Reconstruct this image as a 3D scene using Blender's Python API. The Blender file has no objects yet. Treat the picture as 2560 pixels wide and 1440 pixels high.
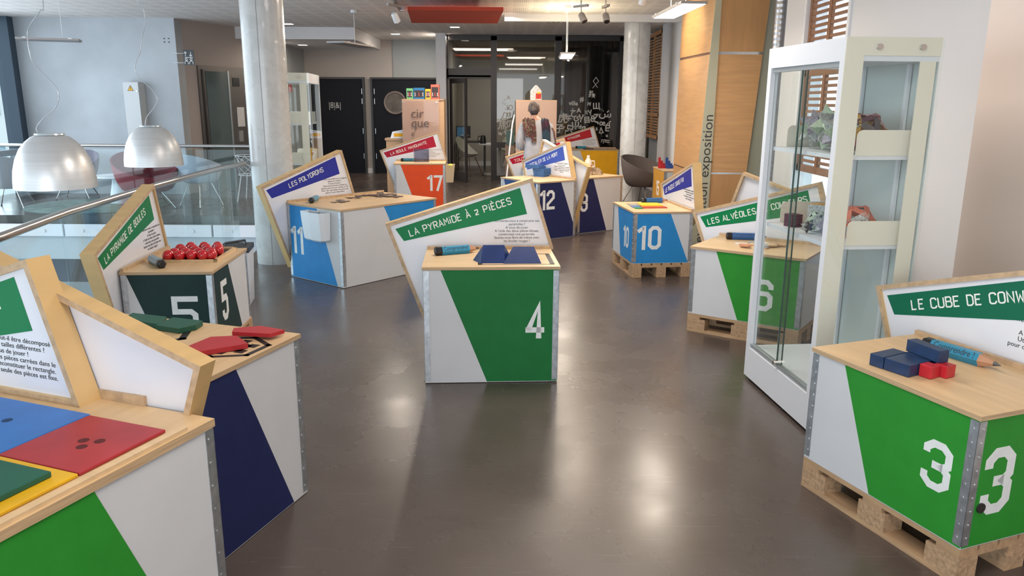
import bpy, math, random
from math import sin, cos, pi, radians as R
from mathutils import Vector, Matrix
random.seed(7)
S = bpy.context.scene
COL = S.collection
# ------------------------------------------------------------------ camera, world, exposure
cd = bpy.data.cameras.new('camera'); cam = bpy.data.objects.new('camera', cd); COL.objects.link(cam)
cd.sensor_width = 36.0; cd.lens = 1928.0/2560*36.0; cd.clip_start = .05; cd.clip_end = 300
cam.location = (0, 0, 1.70)
cam.matrix_world = Matrix.Translation((0, 0, 1.70)) @ Matrix.Rotation(R(90-13.51), 4, 'X') @ Matrix.Rotation(R(0.34), 4, 'Z')
S.camera = cam
S.view_settings.view_transform = 'Standard'; S.view_settings.look = 'None'
S.view_settings.gamma = 1; S.view_settings.use_curve_mapping = False
S.view_settings.exposure = 0.72
w = bpy.data.worlds.new('world'); S.world = w; w.use_nodes = True
nt = w.node_tree; bg = nt.nodes['Background']
tc = nt.nodes.new('ShaderNodeTexCoord'); sp = nt.nodes.new('ShaderNodeSeparateXYZ'); cr = nt.nodes.new('ShaderNodeValToRGB')
nt.links.new(tc.outputs['Generated'], sp.inputs[0]); nt.links.new(sp.outputs['Z'], cr.inputs[0]); nt.links.new(cr.outputs[0], bg.inputs[0])
cr.color_ramp.elements[0].position = 0.0; cr.color_ramp.elements[0].color = (.70, .80, .90, 1)
cr.color_ramp.elements[1].position = .6; cr.color_ramp.elements[1].color = (.86, .92, 1.0, 1)
bg.inputs[1].default_value = 1.5

def area(name, loc, rot, size, energy, color=(1, 1, 1), sy=None):
    l = bpy.data.lights.new(name, 'AREA'); l.energy = energy; l.color = color; l.size = size
    if sy: l.shape = 'RECTANGLE'; l.size_y = sy
    o = bpy.data.objects.new(name, l); COL.objects.link(o); o.location = loc; o.rotation_euler = rot
    return o
WARM = (1, .86, .70)
# fill lights added under the hall ceiling, facing down, without any fixture
area('ceiling_panel_light', (.2, 1.2, 3.08), (0, 0, 0), 1.6, 40, (1, .93, .86), 1.2)
area('ceiling_panel_light', (.4, 5.2, 3.08), (0, 0, 0), 1.4, 44, (1, .91, .83), 1.2)
area('ceiling_panel_light', (.3, 9.6, 3.08), (0, 0, 0), 1.4, 60, WARM, 1.0)
area('ceiling_panel_light', (-.8, 13.4, 3.08), (0, 0, 0), 1.6, 72, WARM, 1.0)
area('ceiling_panel_light', (-1.9, 17.6, 3.08), (0, 0, 0), 1.0, 32, WARM, .6)
area('ceiling_panel_light', (-4.6, 16.8, 2.88), (0, 0, 0), .8, 14, WARM, .6)
area('meeting_room_light', (.2, 19.5, 3.05), (0, 0, 0), 1.6, 22, (1, .92, .8), 1.0)
# daylight from the glass front behind the camera and from the facade beside the atrium
area('window_daylight', (-2.0, -5.6, 1.6), (R(90), 0, 0), 5.0, 95, (.95, .97, 1), 2.6)
area('window_daylight', (-8.8, 9.0, 1.6), (0, R(-90), 0), 3.0, 150, (.78, .89, 1), 9.0)

# ------------------------------------------------------------------ materials
MATS = {}
def mat(name, col, rough=.6, metal=0., noise=0., nscale=6., stretch=(1, 1, 1), bump=0., alpha=1., emit=0., spec=.5, coat=0., rvar=0.):
    if name in MATS: return MATS[name]
    m = bpy.data.materials.new(name); m.use_nodes = True; t = m.node_tree; b = t.nodes['Principled BSDF']
    b.inputs['Base Color'].default_value = (*col, 1); b.inputs['Roughness'].default_value = rough; b.inputs['Metallic'].default_value = metal
    b.inputs['Specular IOR Level'].default_value = spec; b.inputs['Coat Weight'].default_value = coat
    if emit: b.inputs['Emission Color'].default_value = (*col, 1); b.inputs['Emission Strength'].default_value = emit
    if noise or bump or rvar:
        c = t.nodes.new('ShaderNodeTexCoord'); mp = t.nodes.new('ShaderNodeMapping'); mp.inputs['Scale'].default_value = stretch
        n = t.nodes.new('ShaderNodeTexNoise'); n.inputs['Scale'].default_value = nscale; n.inputs['Detail'].default_value = 5
        t.links.new(c.outputs['Object'], mp.inputs[0]); t.links.new(mp.outputs[0], n.inputs[0])
        if noise:
            r = t.nodes.new('ShaderNodeValToRGB'); r.color_ramp.elements[0].position = .3; r.color_ramp.elements[1].position = .7
            r.color_ramp.elements[0].color = (*[x*(1-noise) for x in col], 1); r.color_ramp.elements[1].color = (*[min(1, x*(1+noise)) for x in col], 1)
            t.links.new(n.outputs[0], r.inputs[0]); t.links.new(r.outputs[0], b.inputs['Base Color'])
        if bump:
            bp = t.nodes.new('ShaderNodeBump'); bp.inputs['Strength'].default_value = bump; bp.inputs['Distance'].default_value = .01
            t.links.new(n.outputs[0], bp.inputs['Height']); t.links.new(bp.outputs[0], b.inputs['Normal'])
        if rvar:
            mr = t.nodes.new('ShaderNodeMapRange'); mr.inputs[3].default_value = rough-rvar; mr.inputs[4].default_value = rough+rvar
            t.links.new(n.outputs[0], mr.inputs[0]); t.links.new(mr.outputs[0], b.inputs['Roughness'])
    MATS[name] = m; return m
def glass(name, tint=(.88, .96, .95), refl=.08):
    if name in MATS: return MATS[name]
    m = bpy.data.materials.new(name); m.use_nodes = True; t = m.node_tree; t.nodes.remove(t.nodes['Principled BSDF'])
    o = t.nodes['Material Output']; tr = t.nodes.new('ShaderNodeBsdfTransparent'); tr.inputs[0].default_value = (*tint, 1)
    g = t.nodes.new('ShaderNodeBsdfGlossy'); g.inputs['Roughness'].default_value = .02; g.inputs[0].default_value = (1, 1, 1, 1)
    lw = t.nodes.new('ShaderNodeLayerWeight'); lw.inputs[0].default_value = .5
    pw_ = t.nodes.new('ShaderNodeMath'); pw_.operation = 'POWER'; pw_.inputs[1].default_value = 5; t.links.new(lw.outputs['Facing'], pw_.inputs[0])
    f = t.nodes.new('ShaderNodeMath'); f.operation = 'MULTIPLY_ADD'; f.inputs[1].default_value = .6; f.inputs[2].default_value = refl*.5; t.links.new(pw_.outputs[0], f.inputs[0])
    mx = t.nodes.new('ShaderNodeMixShader'); t.links.new(f.outputs[0], mx.inputs[0]); t.links.new(tr.outputs[0], mx.inputs[1]); t.links.new(g.outputs[0], mx.inputs[2])
    t.links.new(mx.outputs[0], o.inputs[0]); MATS[name] = m; return m

birch = mat('birch_ply', (.64, .45, .255), .42, noise=.10, nscale=3, stretch=(1, 7, 7), rvar=.05)
birch2 = mat('birch_ply_cross', (.64, .44, .24), .42, noise=.09, nscale=3, stretch=(7, 1, 1))
birchY = mat('birch_ply_varnished', (.60, .40, .175), .38, noise=.08, nscale=3, stretch=(7, 1, 1))
def plyedge():
    m = mat('ply_edge', (.48, .33, .19), .55, noise=.25, nscale=5, stretch=(1, 1, 60)); return m
edge = plyedge()
edgeF = mat('ply_edge_frame', (.50, .35, .21), .5, noise=.18, nscale=30)
steel = mat('galvanised_steel', (.50, .53, .56), .35, .85, noise=.2, nscale=25)
rivet = mat('rivet_steel', (.62, .64, .66), .3, .9)
chrome = mat('brushed_stainless', (.55, .53, .51), .22, 1., noise=.05)
whitep = mat('white_painted_ply', (.58, .59, .61), .55, noise=.03, nscale=4)
white_board = mat('white_sign_board', (.76, .77, .82), .22, coat=.3)
black = mat('black_plastic', (.012, .012, .014), .3)
blackp = mat('black_paint', (.02, .016, .016), .5)
printk = mat('black_print', (.03, .03, .03), .6)
whitel = mat('white_lettering', (.82, .84, .80), .5)
digit = mat('white_stencil_paint', (.74, .76, .76), .5, noise=.05, nscale=20)
PAINT = dict(green=(.008, .15, .035), lime=(.022, .25, .025), sky=(.02, .23, .56), dark=(.006, .028, .028), navy=(.012, .018, .085),
             orange=(.72, .075, .015), yellow=(.85, .42, .008), mustard=(.52, .26, .04), blue2=(.03, .08, .26))
for k, v in PAINT.items(): mat('paint_'+k, v, .55, noise=.06, nscale=8, bump=.03, spec=.3)
BAND = dict(green=(.0, .19, .06), blue=(.02, .03, .30), red=(.42, .005, .03), red2=(.50, .01, .02), dgreen=(.0, .13, .065), blue3=(.04, .08, .42))
for k, v in BAND.items(): mat('band_'+k, v, .4, spec=.3)
wallm = mat('white_wall_paint', (.66, .65, .66), .8, noise=.02, nscale=1)
wallb = mat('beige_wall_paint', (.74, .62, .55), .8)
taupe = mat('taupe_wall_paint', (.42, .38, .35), .8, noise=.03, nscale=1)
greyw = mat('grey_wall_paint', (.30, .32, .33), .8)
conc = mat('fair_faced_concrete', (.40, .43, .46), .6, noise=.12, nscale=1.2, bump=.1)
concc = mat('polished_column_concrete', (.52, .52, .51), .28, noise=.07, nscale=6, bump=.08, rvar=.12, coat=.3)
darkm = mat('dark_door', (.010, .011, .016), .6, spec=.15)
frame_m = mat('dark_aluminium_frame', (.022, .018, .018), .4)
whitem = mat('white_lacquer', (.72, .74, .78), .3)
creamm = mat('cream_lacquer', (.78, .73, .63), .35)
alum = mat('anodised_aluminium', (.42, .46, .48), .35, .6)
beech = mat('warm_veneer', (.46, .25, .10), .4, noise=.10, nscale=2.5, stretch=(6, 6, 1))
beechl = mat('warm_veneer_light', (.50, .28, .12), .4, noise=.10, nscale=2.5, stretch=(1, 1, 12))
shutter = mat('brown_shutter_wood', (.24, .11, .055), .5, noise=.1)
shutterl = mat('light_shutter_wood', (.40, .20, .08), .5, noise=.1)
gl = glass('clear_glass', (.965, .985, .98), .06); glb = glass('balustrade_glass', (.91, .965, .97), .06); gld = glass('dim_partition_glass', (.80, .79, .75))
glow = mat('lit_diffuser', (1, .96, .9), .5, emit=5.); glowd = mat('lit_downlight', (1, .95, .9), .5, emit=3.); glows = mat('lit_spot', (1, .97, .92), .5, emit=25.)

def floor_mat():
    m = bpy.data.materials.new('polished_concrete_floor'); m.use_nodes = True; t = m.node_tree; b = t.nodes['Principled BSDF']
    c = t.nodes.new('ShaderNodeTexCoord')
    n = t.nodes.new('ShaderNodeTexNoise'); n.inputs['Scale'].default_value = .9; n.inputs['Detail'].default_value = 8; n.inputs['Roughness'].default_value = .65
    r = t.nodes.new('ShaderNodeValToRGB'); r.color_ramp.elements[0].position = .25; r.color_ramp.elements[1].position = .80
    r.color_ramp.elements[0].color = (.066, .050, .043, 1); r.color_ramp.elements[1].color = (.100, .078, .068, 1)
    t.links.new(c.outputs['Object'], n.inputs[0]); t.links.new(n.outputs[0], r.inputs[0])
    # fine scratches: stretched noise, two directions
    prev = r.outputs[0]
    for rot, sc in ((.5, (2, 90, 1)), (-.9, (3, 120, 1)), (1.9, (4, 80, 1))):
        mp = t.nodes.new('ShaderNodeMapping'); mp.inputs['Rotation'].default_value = (0, 0, rot); mp.inputs['Scale'].default_value = sc
        k = t.nodes.new('ShaderNodeTexNoise'); k.inputs['Scale'].default_value = 1.; k.inputs['Detail'].default_value = 3
        k2 = t.nodes.new('ShaderNodeValToRGB'); k2.color_ramp.elements[0].position = .66; k2.color_ramp.elements[1].position = .74
        k2.color_ramp.elements[0].color = (0, 0, 0, 1); k2.color_ramp.elements[1].color = (.35, .35, .35, 1)
        mx = t.nodes.new('ShaderNodeMix'); mx.data_type = 'RGBA'; mx.inputs['B'].default_value = (.16, .14, .12, 1)
        t.links.new(c.outputs['Object'], mp.inputs[0]); t.links.new(mp.outputs[0], k.inputs[0]); t.links.new(k.outputs[0], k2.inputs[0])
        t.links.new(k2.outputs[0], mx.inputs['Factor']); t.links.new(prev, mx.inputs['A']); prev = mx.outputs['Result']
    t.links.new(prev, b.inputs['Base Color'])
    n2 = t.nodes.new('ShaderNodeTexNoise'); n2.inputs['Scale'].default_value = 2.2; n2.inputs['Detail'].default_value = 6
    mr = t.nodes.new('ShaderNodeMapRange'); mr.inputs[1].default_value = .2; mr.inputs[2].default_value = .8; mr.inputs[3].default_value = .20; mr.inputs[4].default_value = .34
    t.links.new(c.outputs['Object'], n2.inputs[0]); t.links.new(n2.outputs[0], mr.inputs[0]); t.links.new(mr.outputs[0], b.inputs['Roughness'])
    b.inputs['Specular IOR Level'].default_value = .55
    bp = t.nodes.new('ShaderNodeBump'); bp.inputs['Strength'].default_value = .06; bp.inputs['Distance'].default_value = .004
    n3 = t.nodes.new('ShaderNodeTexNoise'); n3.inputs['Scale'].default_value = 35; t.links.new(c.outputs['Object'], n3.inputs[0])
    t.links.new(n3.outputs[0], bp.inputs['Height']); t.links.new(bp.outputs[0], b.inputs['Normal'])
    return m
def ceil_mat():
    m = bpy.data.materials.new('perforated_ceiling_board'); m.use_nodes = True; t = m.node_tree; b = t.nodes['Principled BSDF']; b.inputs['Roughness'].default_value = .85
    c = t.nodes.new('ShaderNodeTexCoord'); s = t.nodes.new('ShaderNodeSeparateXYZ'); t.links.new(c.outputs['Object'], s.inputs[0])
    def mth(op, a, bb=None, v=None):
        k = t.nodes.new('ShaderNodeMath'); k.operation = op; t.links.new(a, k.inputs[0])
        if bb is not None: t.links.new(bb, k.inputs[1])
        if v is not None: k.inputs[1].default_value = v
        return k.outputs[0]
    def cell(o, per, duty): return mth('LESS_THAN', mth('FRACT', mth('MULTIPLY', o, v=1/per)), v=duty)
    g = mth('MULTIPLY', cell(s.outputs['X'], .30, .72), cell(s.outputs['Y'], .45, .74))
    sl = mth('MULTIPLY', cell(s.outputs['X'], .030, .36), cell(s.outputs['Y'], .11, .8))
    f = mth('MULTIPLY', mth('MULTIPLY', g, sl), v=.55)
    mx = t.nodes.new('ShaderNodeMix'); mx.data_type = 'RGBA'; mx.inputs['A'].default_value = (.72, .69, .67, 1); mx.inputs['B'].default_value = (.22, .20, .19, 1)
    t.links.new(f, mx.inputs['Factor']); t.links.new(mx.outputs['Result'], b.inputs['Base Color']); return m
floorm = floor_mat(); ceilm = ceil_mat()

# ------------------------------------------------------------------ mesh helpers
class G:
    def __init__(s): s.v = []; s.f = []; s.m = []
    def add(s, vs, fs, mi=0, M=None):
        n = len(s.v)
        s.v += [tuple(M @ Vector(v)) if M else tuple(v) for v in vs]
        for i, f in enumerate(fs): s.f.append([n+k for k in f]); s.m.append(mi[i] if isinstance(mi, (list, tuple)) else mi)
        return s
    def box(s, a, b, mi=0, M=None):
        x0, y0, z0 = a; x1, y1, z1 = b
        vs = [(x0, y0, z0), (x1, y0, z0), (x1, y1, z0), (x0, y1, z0), (x0, y0, z1), (x1, y0, z1), (x1, y1, z1), (x0, y1, z1)]
        return s.add(vs, [(0, 3, 2, 1), (4, 5, 6, 7), (0, 1, 5, 4), (1, 2, 6, 5), (2, 3, 7, 6), (3, 0, 4, 7)], mi, M)
    def prism(s, poly, h0, h1, ax='z', mi=0, cap=None, M=None):
        """poly: 2D list (counter-clockwise seen from +axis). ax z:(x,y) ; ax y:(x,z)->extruded in y ; ax x:(y,z)"""
        f = {'z': lambda p, h: (p[0], p[1], h), 'y': lambda p, h: (p[0], h, p[1]), 'x': lambda p, h: (h, p[0], p[1])}[ax]
        n = len(poly); vs = [f(p, h0) for p in poly]+[f(p, h1) for p in poly]
        fs = [tuple(range(n))[::-1], tuple(range(n, 2*n))]+[(i, (i+1) % n, n+(i+1) % n, n+i) for i in range(n)]
        if cap is None: cap = mi
        return s.add(vs, fs, [cap, cap]+[mi]*n, M)
    def cyl(s, p, q, r, r2=None, n=16, mi=0, M=None):
        p = Vector(p); q = Vector(q); r2 = r if r2 is None else r2; d = (q-p)
        u = d.orthogonal().normalized(); w_ = d.normalized().cross(u)
        vs = []
        for c, rr in ((p, r), (q, r2)):
            vs += [c+(u*cos(2*pi*i/n)+w_*sin(2*pi*i/n))*rr for i in range(n)]
        fs = [tuple(range(n))[::-1], tuple(range(n, 2*n))]+[(i, (i+1) % n, n+(i+1) % n, n+i) for i in range(n)]
        return s.add(vs, fs, mi, M)
    def tube(s, pts, r, n=8, mi=0, M=None, closed=False):
        pts = [Vector(p) for p in pts]; vs = []; N = len(pts)
        up = Vector((.13, .27, .95)).normalized()
        for i, p in enumerate(pts):
            a = pts[(i-1) % N] if (i or closed) else p; b = pts[(i+1) % N] if (i < N-1 or closed) else p
            d = (b-a).normalized(); u = d.cross(up)
            if u.length < 1e-3: u = d.orthogonal()
            u.normalize(); w_ = u.cross(d)
            rr = r[i] if isinstance(r, (list, tuple)) else r
            vs += [p+(u*cos(2*pi*k/n)+w_*sin(2*pi*k/n))*rr for k in range(n)]
        fs = []
        for i in range(N if closed else N-1):
            j = (i+1) % N
            fs += [(i*n+k, i*n+(k+1) % n, j*n+(k+1) % n, j*n+k) for k in range(n)]
        if not closed: fs += [tuple(range(n)), tuple(range((N-1)*n, N*n))[::-1]]
        return s.add(vs, fs, mi, M)
    def lathe(s, prof, n=32, mi=0, M=None):
        vs = []; fs = []
        for r, z in prof: vs += [(r*cos(2*pi*k/n), r*sin(2*pi*k/n), z) for k in range(n)]
        for i in range(len(prof)-1): fs += [(i*n+k, i*n+(k+1) % n, (i+1)*n+(k+1) % n, (i+1)*n+k) for k in range(n)]
        if prof[0][0] > 1e-4: fs.append(tuple(range(n))[::-1])
        if prof[-1][0] > 1e-4: fs.append(tuple(range((len(prof)-1)*n, len(prof)*n)))
        return s.add(vs, fs, mi, M)
    def build(s, name, mats, parent=None, loc=None, rz=0, smooth=False, label=None):
        me = bpy.data.meshes.new(name); me.from_pydata([tuple(v) for v in s.v], [], s.f)
        if not isinstance(mats, (list, tuple)): mats = [mats]
        for m in mats: me.materials.append(m)
        for i, p in enumerate(me.polygons):
            p.material_index = s.m[i] if s.m[i] < len(mats) else 0
            if smooth: p.use_smooth = True
        me.update()
        if smooth and hasattr(me, 'set_sharp_from_angle'): me.set_sharp_from_angle(angle=R(40))
        o = bpy.data.objects.new(name, me); COL.objects.link(o)
        if parent: o.parent = parent
        if loc: o.location = loc
        o.rotation_euler = (0, 0, rz)
        if label: o['label'] = label
        return o
def thing(name, label, cat, loc=(0, 0, 0), rz=0, group=None):
    o = bpy.data.objects.new(name, None); COL.objects.link(o); o.location = loc; o.rotation_euler = (0, 0, rz); o.empty_display_size = .1
    o['label'] = label; o['category'] = cat
    if group: o['group'] = group
    return o
def tag(o, label, cat, group=None, kind=None):
    o['label'] = label; o['category'] = cat
    if group: o['group'] = group
    if kind: o['kind'] = kind
    return o
def struct(o, label=None, cat=None):
    o['kind'] = 'structure'
    o['label'] = label or o.name.replace('_', ' ')
    o['category'] = cat or o.name.split('_')[0]
    return o
def copy_tree(o, parent=None):
    c = o.copy(); COL.objects.link(c)
    if parent: c.parent = parent
    for ch in list(o.children): copy_tree(ch, c)
    return c
def copy_as(o, loc, rz, label, group=None):
    c = copy_tree(o); c.location = loc; c.rotation_euler = (0, 0, rz); c['label'] = label
    if group: c['group'] = group
    return c

# ------------------------------------------------------------------ lettering
def ribbon(g, pts, w_, closed=False, M=None, mi=0, t=.0008):
    """mitred flat stroke in x,z plane facing -y"""
    P = [Vector((p[0], p[1])) for p in pts]; n = len(P); L = []; Rr = []
    for i in range(n):
        d0 = (P[i]-P[i-1]).normalized() if (i or closed) else None
        d1 = (P[(i+1) % n]-P[i]).normalized() if (i < n-1 or closed) else None
        if d0 is None: d0 = d1
        if d1 is None: d1 = d0
        n0 = Vector((-d0.y, d0.x)); n1 = Vector((-d1.y, d1.x)); m = (n0+n1)
        if m.length < 1e-4: m = n0.copy()
        m.normalize(); k = min(2.0, 1/max(.3, m.dot(n0)))
        L.append(P[i]+m*w_/2*k); Rr.append(P[i]-m*w_/2*k)
    rng = range(n if closed else n-1)
    for i in rng:
        j = (i+1) % n; q = [L[i], Rr[i], Rr[j], L[j]]
        vs = [(a.x, 0, a.y) for a in q]+[(a.x, -t, a.y) for a in q]
        g.add(vs, [(4, 5, 6, 7), (0, 1, 5, 4), (1, 2, 6, 5), (2, 3, 7, 6), (3, 0, 4, 7)], mi, M)
a_, b_, c_ = .085, .475, .11
DIG = {
 '0': [([(a_+c_, .085), (b_-c_, .085), (b_, .085+c_), (b_, .915-c_), (b_-c_, .915), (a_+c_, .915), (a_, .915-c_), (a_, .085+c_)], 1)],
 '1': [([(.30, 0), (.30, 1)], 0), ([(.05, .76), (.29, .93)], 0)],
 '2': [([(a_, .70), (a_, .915-c_), (a_+c_, .915), (b_-c_, .915), (b_, .915-c_), (b_, .60), (a_, .28), (a_, .085), (b_+.085, .085)], 0)],
 '3': [([(a_, .70), (a_, .915-c_), (a_+c_, .915), (b_-c_, .915), (b_, .915-c_), (b_, .58), (b_-.09, .5), (b_, .42), (b_, .085+c_), (b_-c_, .085), (a_+c_, .085), (a_, .085+c_), (a_, .32)], 0), ([(.2, .5), (b_-.09, .5)], 0)],
 '4': [([(.40, 0), (.40, .92), (.10, .24)], 0), ([(.02, .24), (.56, .24)], 0)],
 '5': [([(b_+.07, .915), (a_, .915), (a_, .56), (b_-c_*.7, .56), (b_, .47), (b_, .085+c_), (b_-c_, .085), (a_+c_, .085), (a_, .085+c_), (a_, .28)], 0)],
 '6': [([(b_, .70), (b_, .915-c_), (b_-c_, .915), (a_+c_, .915), (a_, .915-c_), (a_, .085+c_), (a_+c_, .085), (b_-c_, .085), (b_, .085+c_), (b_, .46), (b_-c_*.8, .55), (a_+.02, .55)], 0)],
 '7': [([(0, .915), (b_+.02, .915), (.22, 0)], 0)]}
def digits(txt, x, z, h, M, parent, wfac=1.0):
    g = G(); cx = x
    for ch in txt:
        for pts, cl in DIG[ch]:
            ribbon(g, [(cx+p[0]*h*wfac, z+p[1]*h) for p in pts], .15*h, bool(cl), M)
        cx += h*wfac*(.46 if ch == '1' else .66)
    return g.build('digit', digit, parent)
# stencil capitals, grid 4 wide 6 high
LT = {
 'A': [[(0, 0), (1.6, 6), (3.6, 0)], [(.7, 2), (3, 2)]], 'B': [[(0, 0), (0, 6), (2.6, 6), (3.3, 5.2), (3.3, 4), (2.6, 3.3), (0, 3.3)], [(2.6, 3.3), (3.6, 2.5), (3.6, .8), (2.8, 0), (0, 0)]],
 'C': [[(3.5, 4.6), (3.5, 5.3), (2.8, 6), (.8, 6), (0, 5.2), (0, .8), (.8, 0), (2.8, 0), (3.5, .7), (3.5, 1.4)]], 'D': [[(0, 0), (0, 6), (2.4, 6), (3.5, 5), (3.5, 1), (2.4, 0), (0, 0)]],
 'E': [[(3.2, 6), (0, 6), (0, 0), (3.2, 0)], [(0, 3.2), (2.6, 3.2)]], 'F': [[(3.2, 6), (0, 6), (0, 0)], [(0, 3.2), (2.6, 3.2)]],
 'G': [[(3.5, 4.8), (3.5, 5.3), (2.8, 6), (.8, 6), (0, 5.2), (0, .8), (.8, 0), (2.8, 0), (3.5, .7), (3.5, 2.6), (2, 2.6)]],
 'H': [[(0, 0), (0, 6)], [(3.4, 0), (3.4, 6)], [(0, 3), (3.4, 3)]], 'I': [[(.6, 0), (.6, 6)]], 'i': [[(.6, 0), (.6, 4.2)], [(.6, 5.2), (.6, 6)]], 'L': [[(0, 6), (0, 0), (3, 0)]],
 'M': [[(0, 0), (.2, 6), (1.9, 2.6), (3.6, 6), (3.8, 0)]], 'N': [[(0, 0), (0, 6), (3.4, 0), (3.4, 6)]], 'O': [[(.8, 0), (0, .8), (0, 5.2), (.8, 6), (2.7, 6), (3.5, 5.2), (3.5, .8), (2.7, 0), (.8, 0)]],
 'P': [[(0, 0), (0, 6), (2.7, 6), (3.5, 5.2), (3.5, 3.4), (2.7, 2.7), (0, 2.7)]], 'Q': [[(.8, 0), (0, .8), (0, 5.2), (.8, 6), (2.7, 6), (3.5, 5.2), (3.5, .8), (2.7, 0), (.8, 0)], [(2.2, 1.4), (3.7, -.4)]],
 'R': [[(0, 0), (0, 6), (2.7, 6), (3.4, 5.2), (3.4, 3.6), (2.7, 2.9), (0, 2.9)], [(1.6, 2.9), (3.6, 0)]], 'S': [[(3.4, 4.8), (3.4, 5.3), (2.7, 6), (.8, 6), (0, 5.2), (0, 4.1), (.7, 3.3), (2.8, 2.8), (3.5, 2), (3.5, .8), (2.7, 0), (.8, 0), (0, .8), (0, 1.3)]],
 'T': [[(0, 6), (3.6, 6)], [(1.8, 6), (1.8, 0)]], 'U': [[(0, 6), (0, .8), (.8, 0), (2.7, 0), (3.5, .8), (3.5, 6)]], 'V': [[(0, 6), (1.8, 0), (3.6, 6)]], 'W': [[(0, 6), (.7, 0), (1.9, 3.6), (3.1, 0), (3.8, 6)]],
 'Y': [[(0, 6), (1.8, 3), (3.6, 6)], [(1.8, 3), (1.2, 0)]], 'Z': [[(0, 6), (3.4, 6), (0, 0), (3.4, 0)]], "'": [[(.6, 6.6), (.9, 5.2)]],
 '2': [[(.4, 3.8), (.4, 4.6), (2.8, 4.6), (2.8, 2.6), (.4, 1), (.4, .2), (3.2, .2)]]}
ACC = {'É': ('E', [(1.2, 6.9), (2.2, 8.2)]), 'È': ('E', [(.8, 8.2), (1.9, 6.9)]), 'À': ('A', [(.8, 8.2), (2, 6.9)])}
def title(txt, p0, p1, h, y, parent, wgt=.15, name='title_lettering'):
    """p0,p1: baseline ends (x,z) in the sign plane"""
    adv = []; x = 0
    for ch in txt:
        adv.append(x); x += 3.4 if ch == ' ' else (2.6 if ch in "iI'" else 5.0)
    L = math.dist(p0, p1); sx = L/(x-1.2); sz = h/6; an = math.atan2(p1[1]-p0[1], p1[0]-p0[0])
    g = G()
    for ch, ax_ in zip(txt, adv):
        if ch == ' ': continue
        base, acc = (ch, None) if ch not in ACC else ACC[ch]
        st = list(LT[base])+([acc] if acc else [])
        for pl in st:
            pp = [((ax_+q[0])*sx, q[1]*sz) for q in pl]
            pp = [(p0[0]+u*cos(an)-v*sin(an), p0[1]+u*sin(an)+v*cos(an)) for u, v in pp]
            ribbon(g, pp, wgt*h, False, Matrix.Translation((0, y, 0)))
    return g.build(name, whitel, parent)
def textmesh(name, body, size, M, m, parent=None, align='CENTER', sx=1., sp=1.0, bold=0., ext=0.0004):
    c = bpy.data.curves.new(name, 'FONT'); c.body = body; c.size = size; c.align_x = align; c.extrude = ext; c.space_line = sp; c.offset = bold
    c.resolution_u = 3
    o = bpy.data.objects.new(name, c); COL.objects.link(o)
    bpy.context.view_layer.update()
    me = bpy.data.meshes.new_from_object(o.evaluated_get(bpy.context.evaluated_depsgraph_get()))
    bpy.data.objects.remove(o); bpy.data.curves.remove(c)
    me.transform(M @ Matrix.Diagonal((sx, 1, 1, 1))); me.materials.clear(); me.materials.append(m)
    ob = bpy.data.objects.new(name, me); COL.objects.link(ob)
    if parent: ob.parent = parent
    return ob
UPR = Matrix.Rotation(R(90), 4, 'X')   # text plane xy -> xz facing -y

# ------------------------------------------------------------------ exhibit boxes
def clip(poly, a, b, keep):
    """clip polygon by line a->b keeping left (keep=1) or right side"""
    out = []; n = len(poly)
    def sd(p): return ((b[0]-a[0])*(p[1]-a[1])-(b[1]-a[1])*(p[0]-a[0]))*keep
    for i in range(n):
        p, q = poly[i], poly[(i+1) % n]; s0, s1 = sd(p), sd(q)
        if s0 >= 0: out.append(p)
        if s0*s1 < 0: t = s0/(s0-s1); out.append((p[0]+(q[0]-p[0])*t, p[1]+(q[1]-p[1])*t))
    return out
def face_M(f, W, D):
    if f == 'front': return Matrix.Identity(4)
    if f == 'left': return Matrix.Translation((0, D, 0)) @ Matrix.Rotation(R(-90), 4, 'Z')
    if f == 'right': return Matrix.Translation((W, 0, 0)) @ Matrix.Rotation(R(90), 4, 'Z')
    return Matrix.Translation((W, D, 0)) @ Matrix.Rotation(R(180), 4, 'Z')
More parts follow.
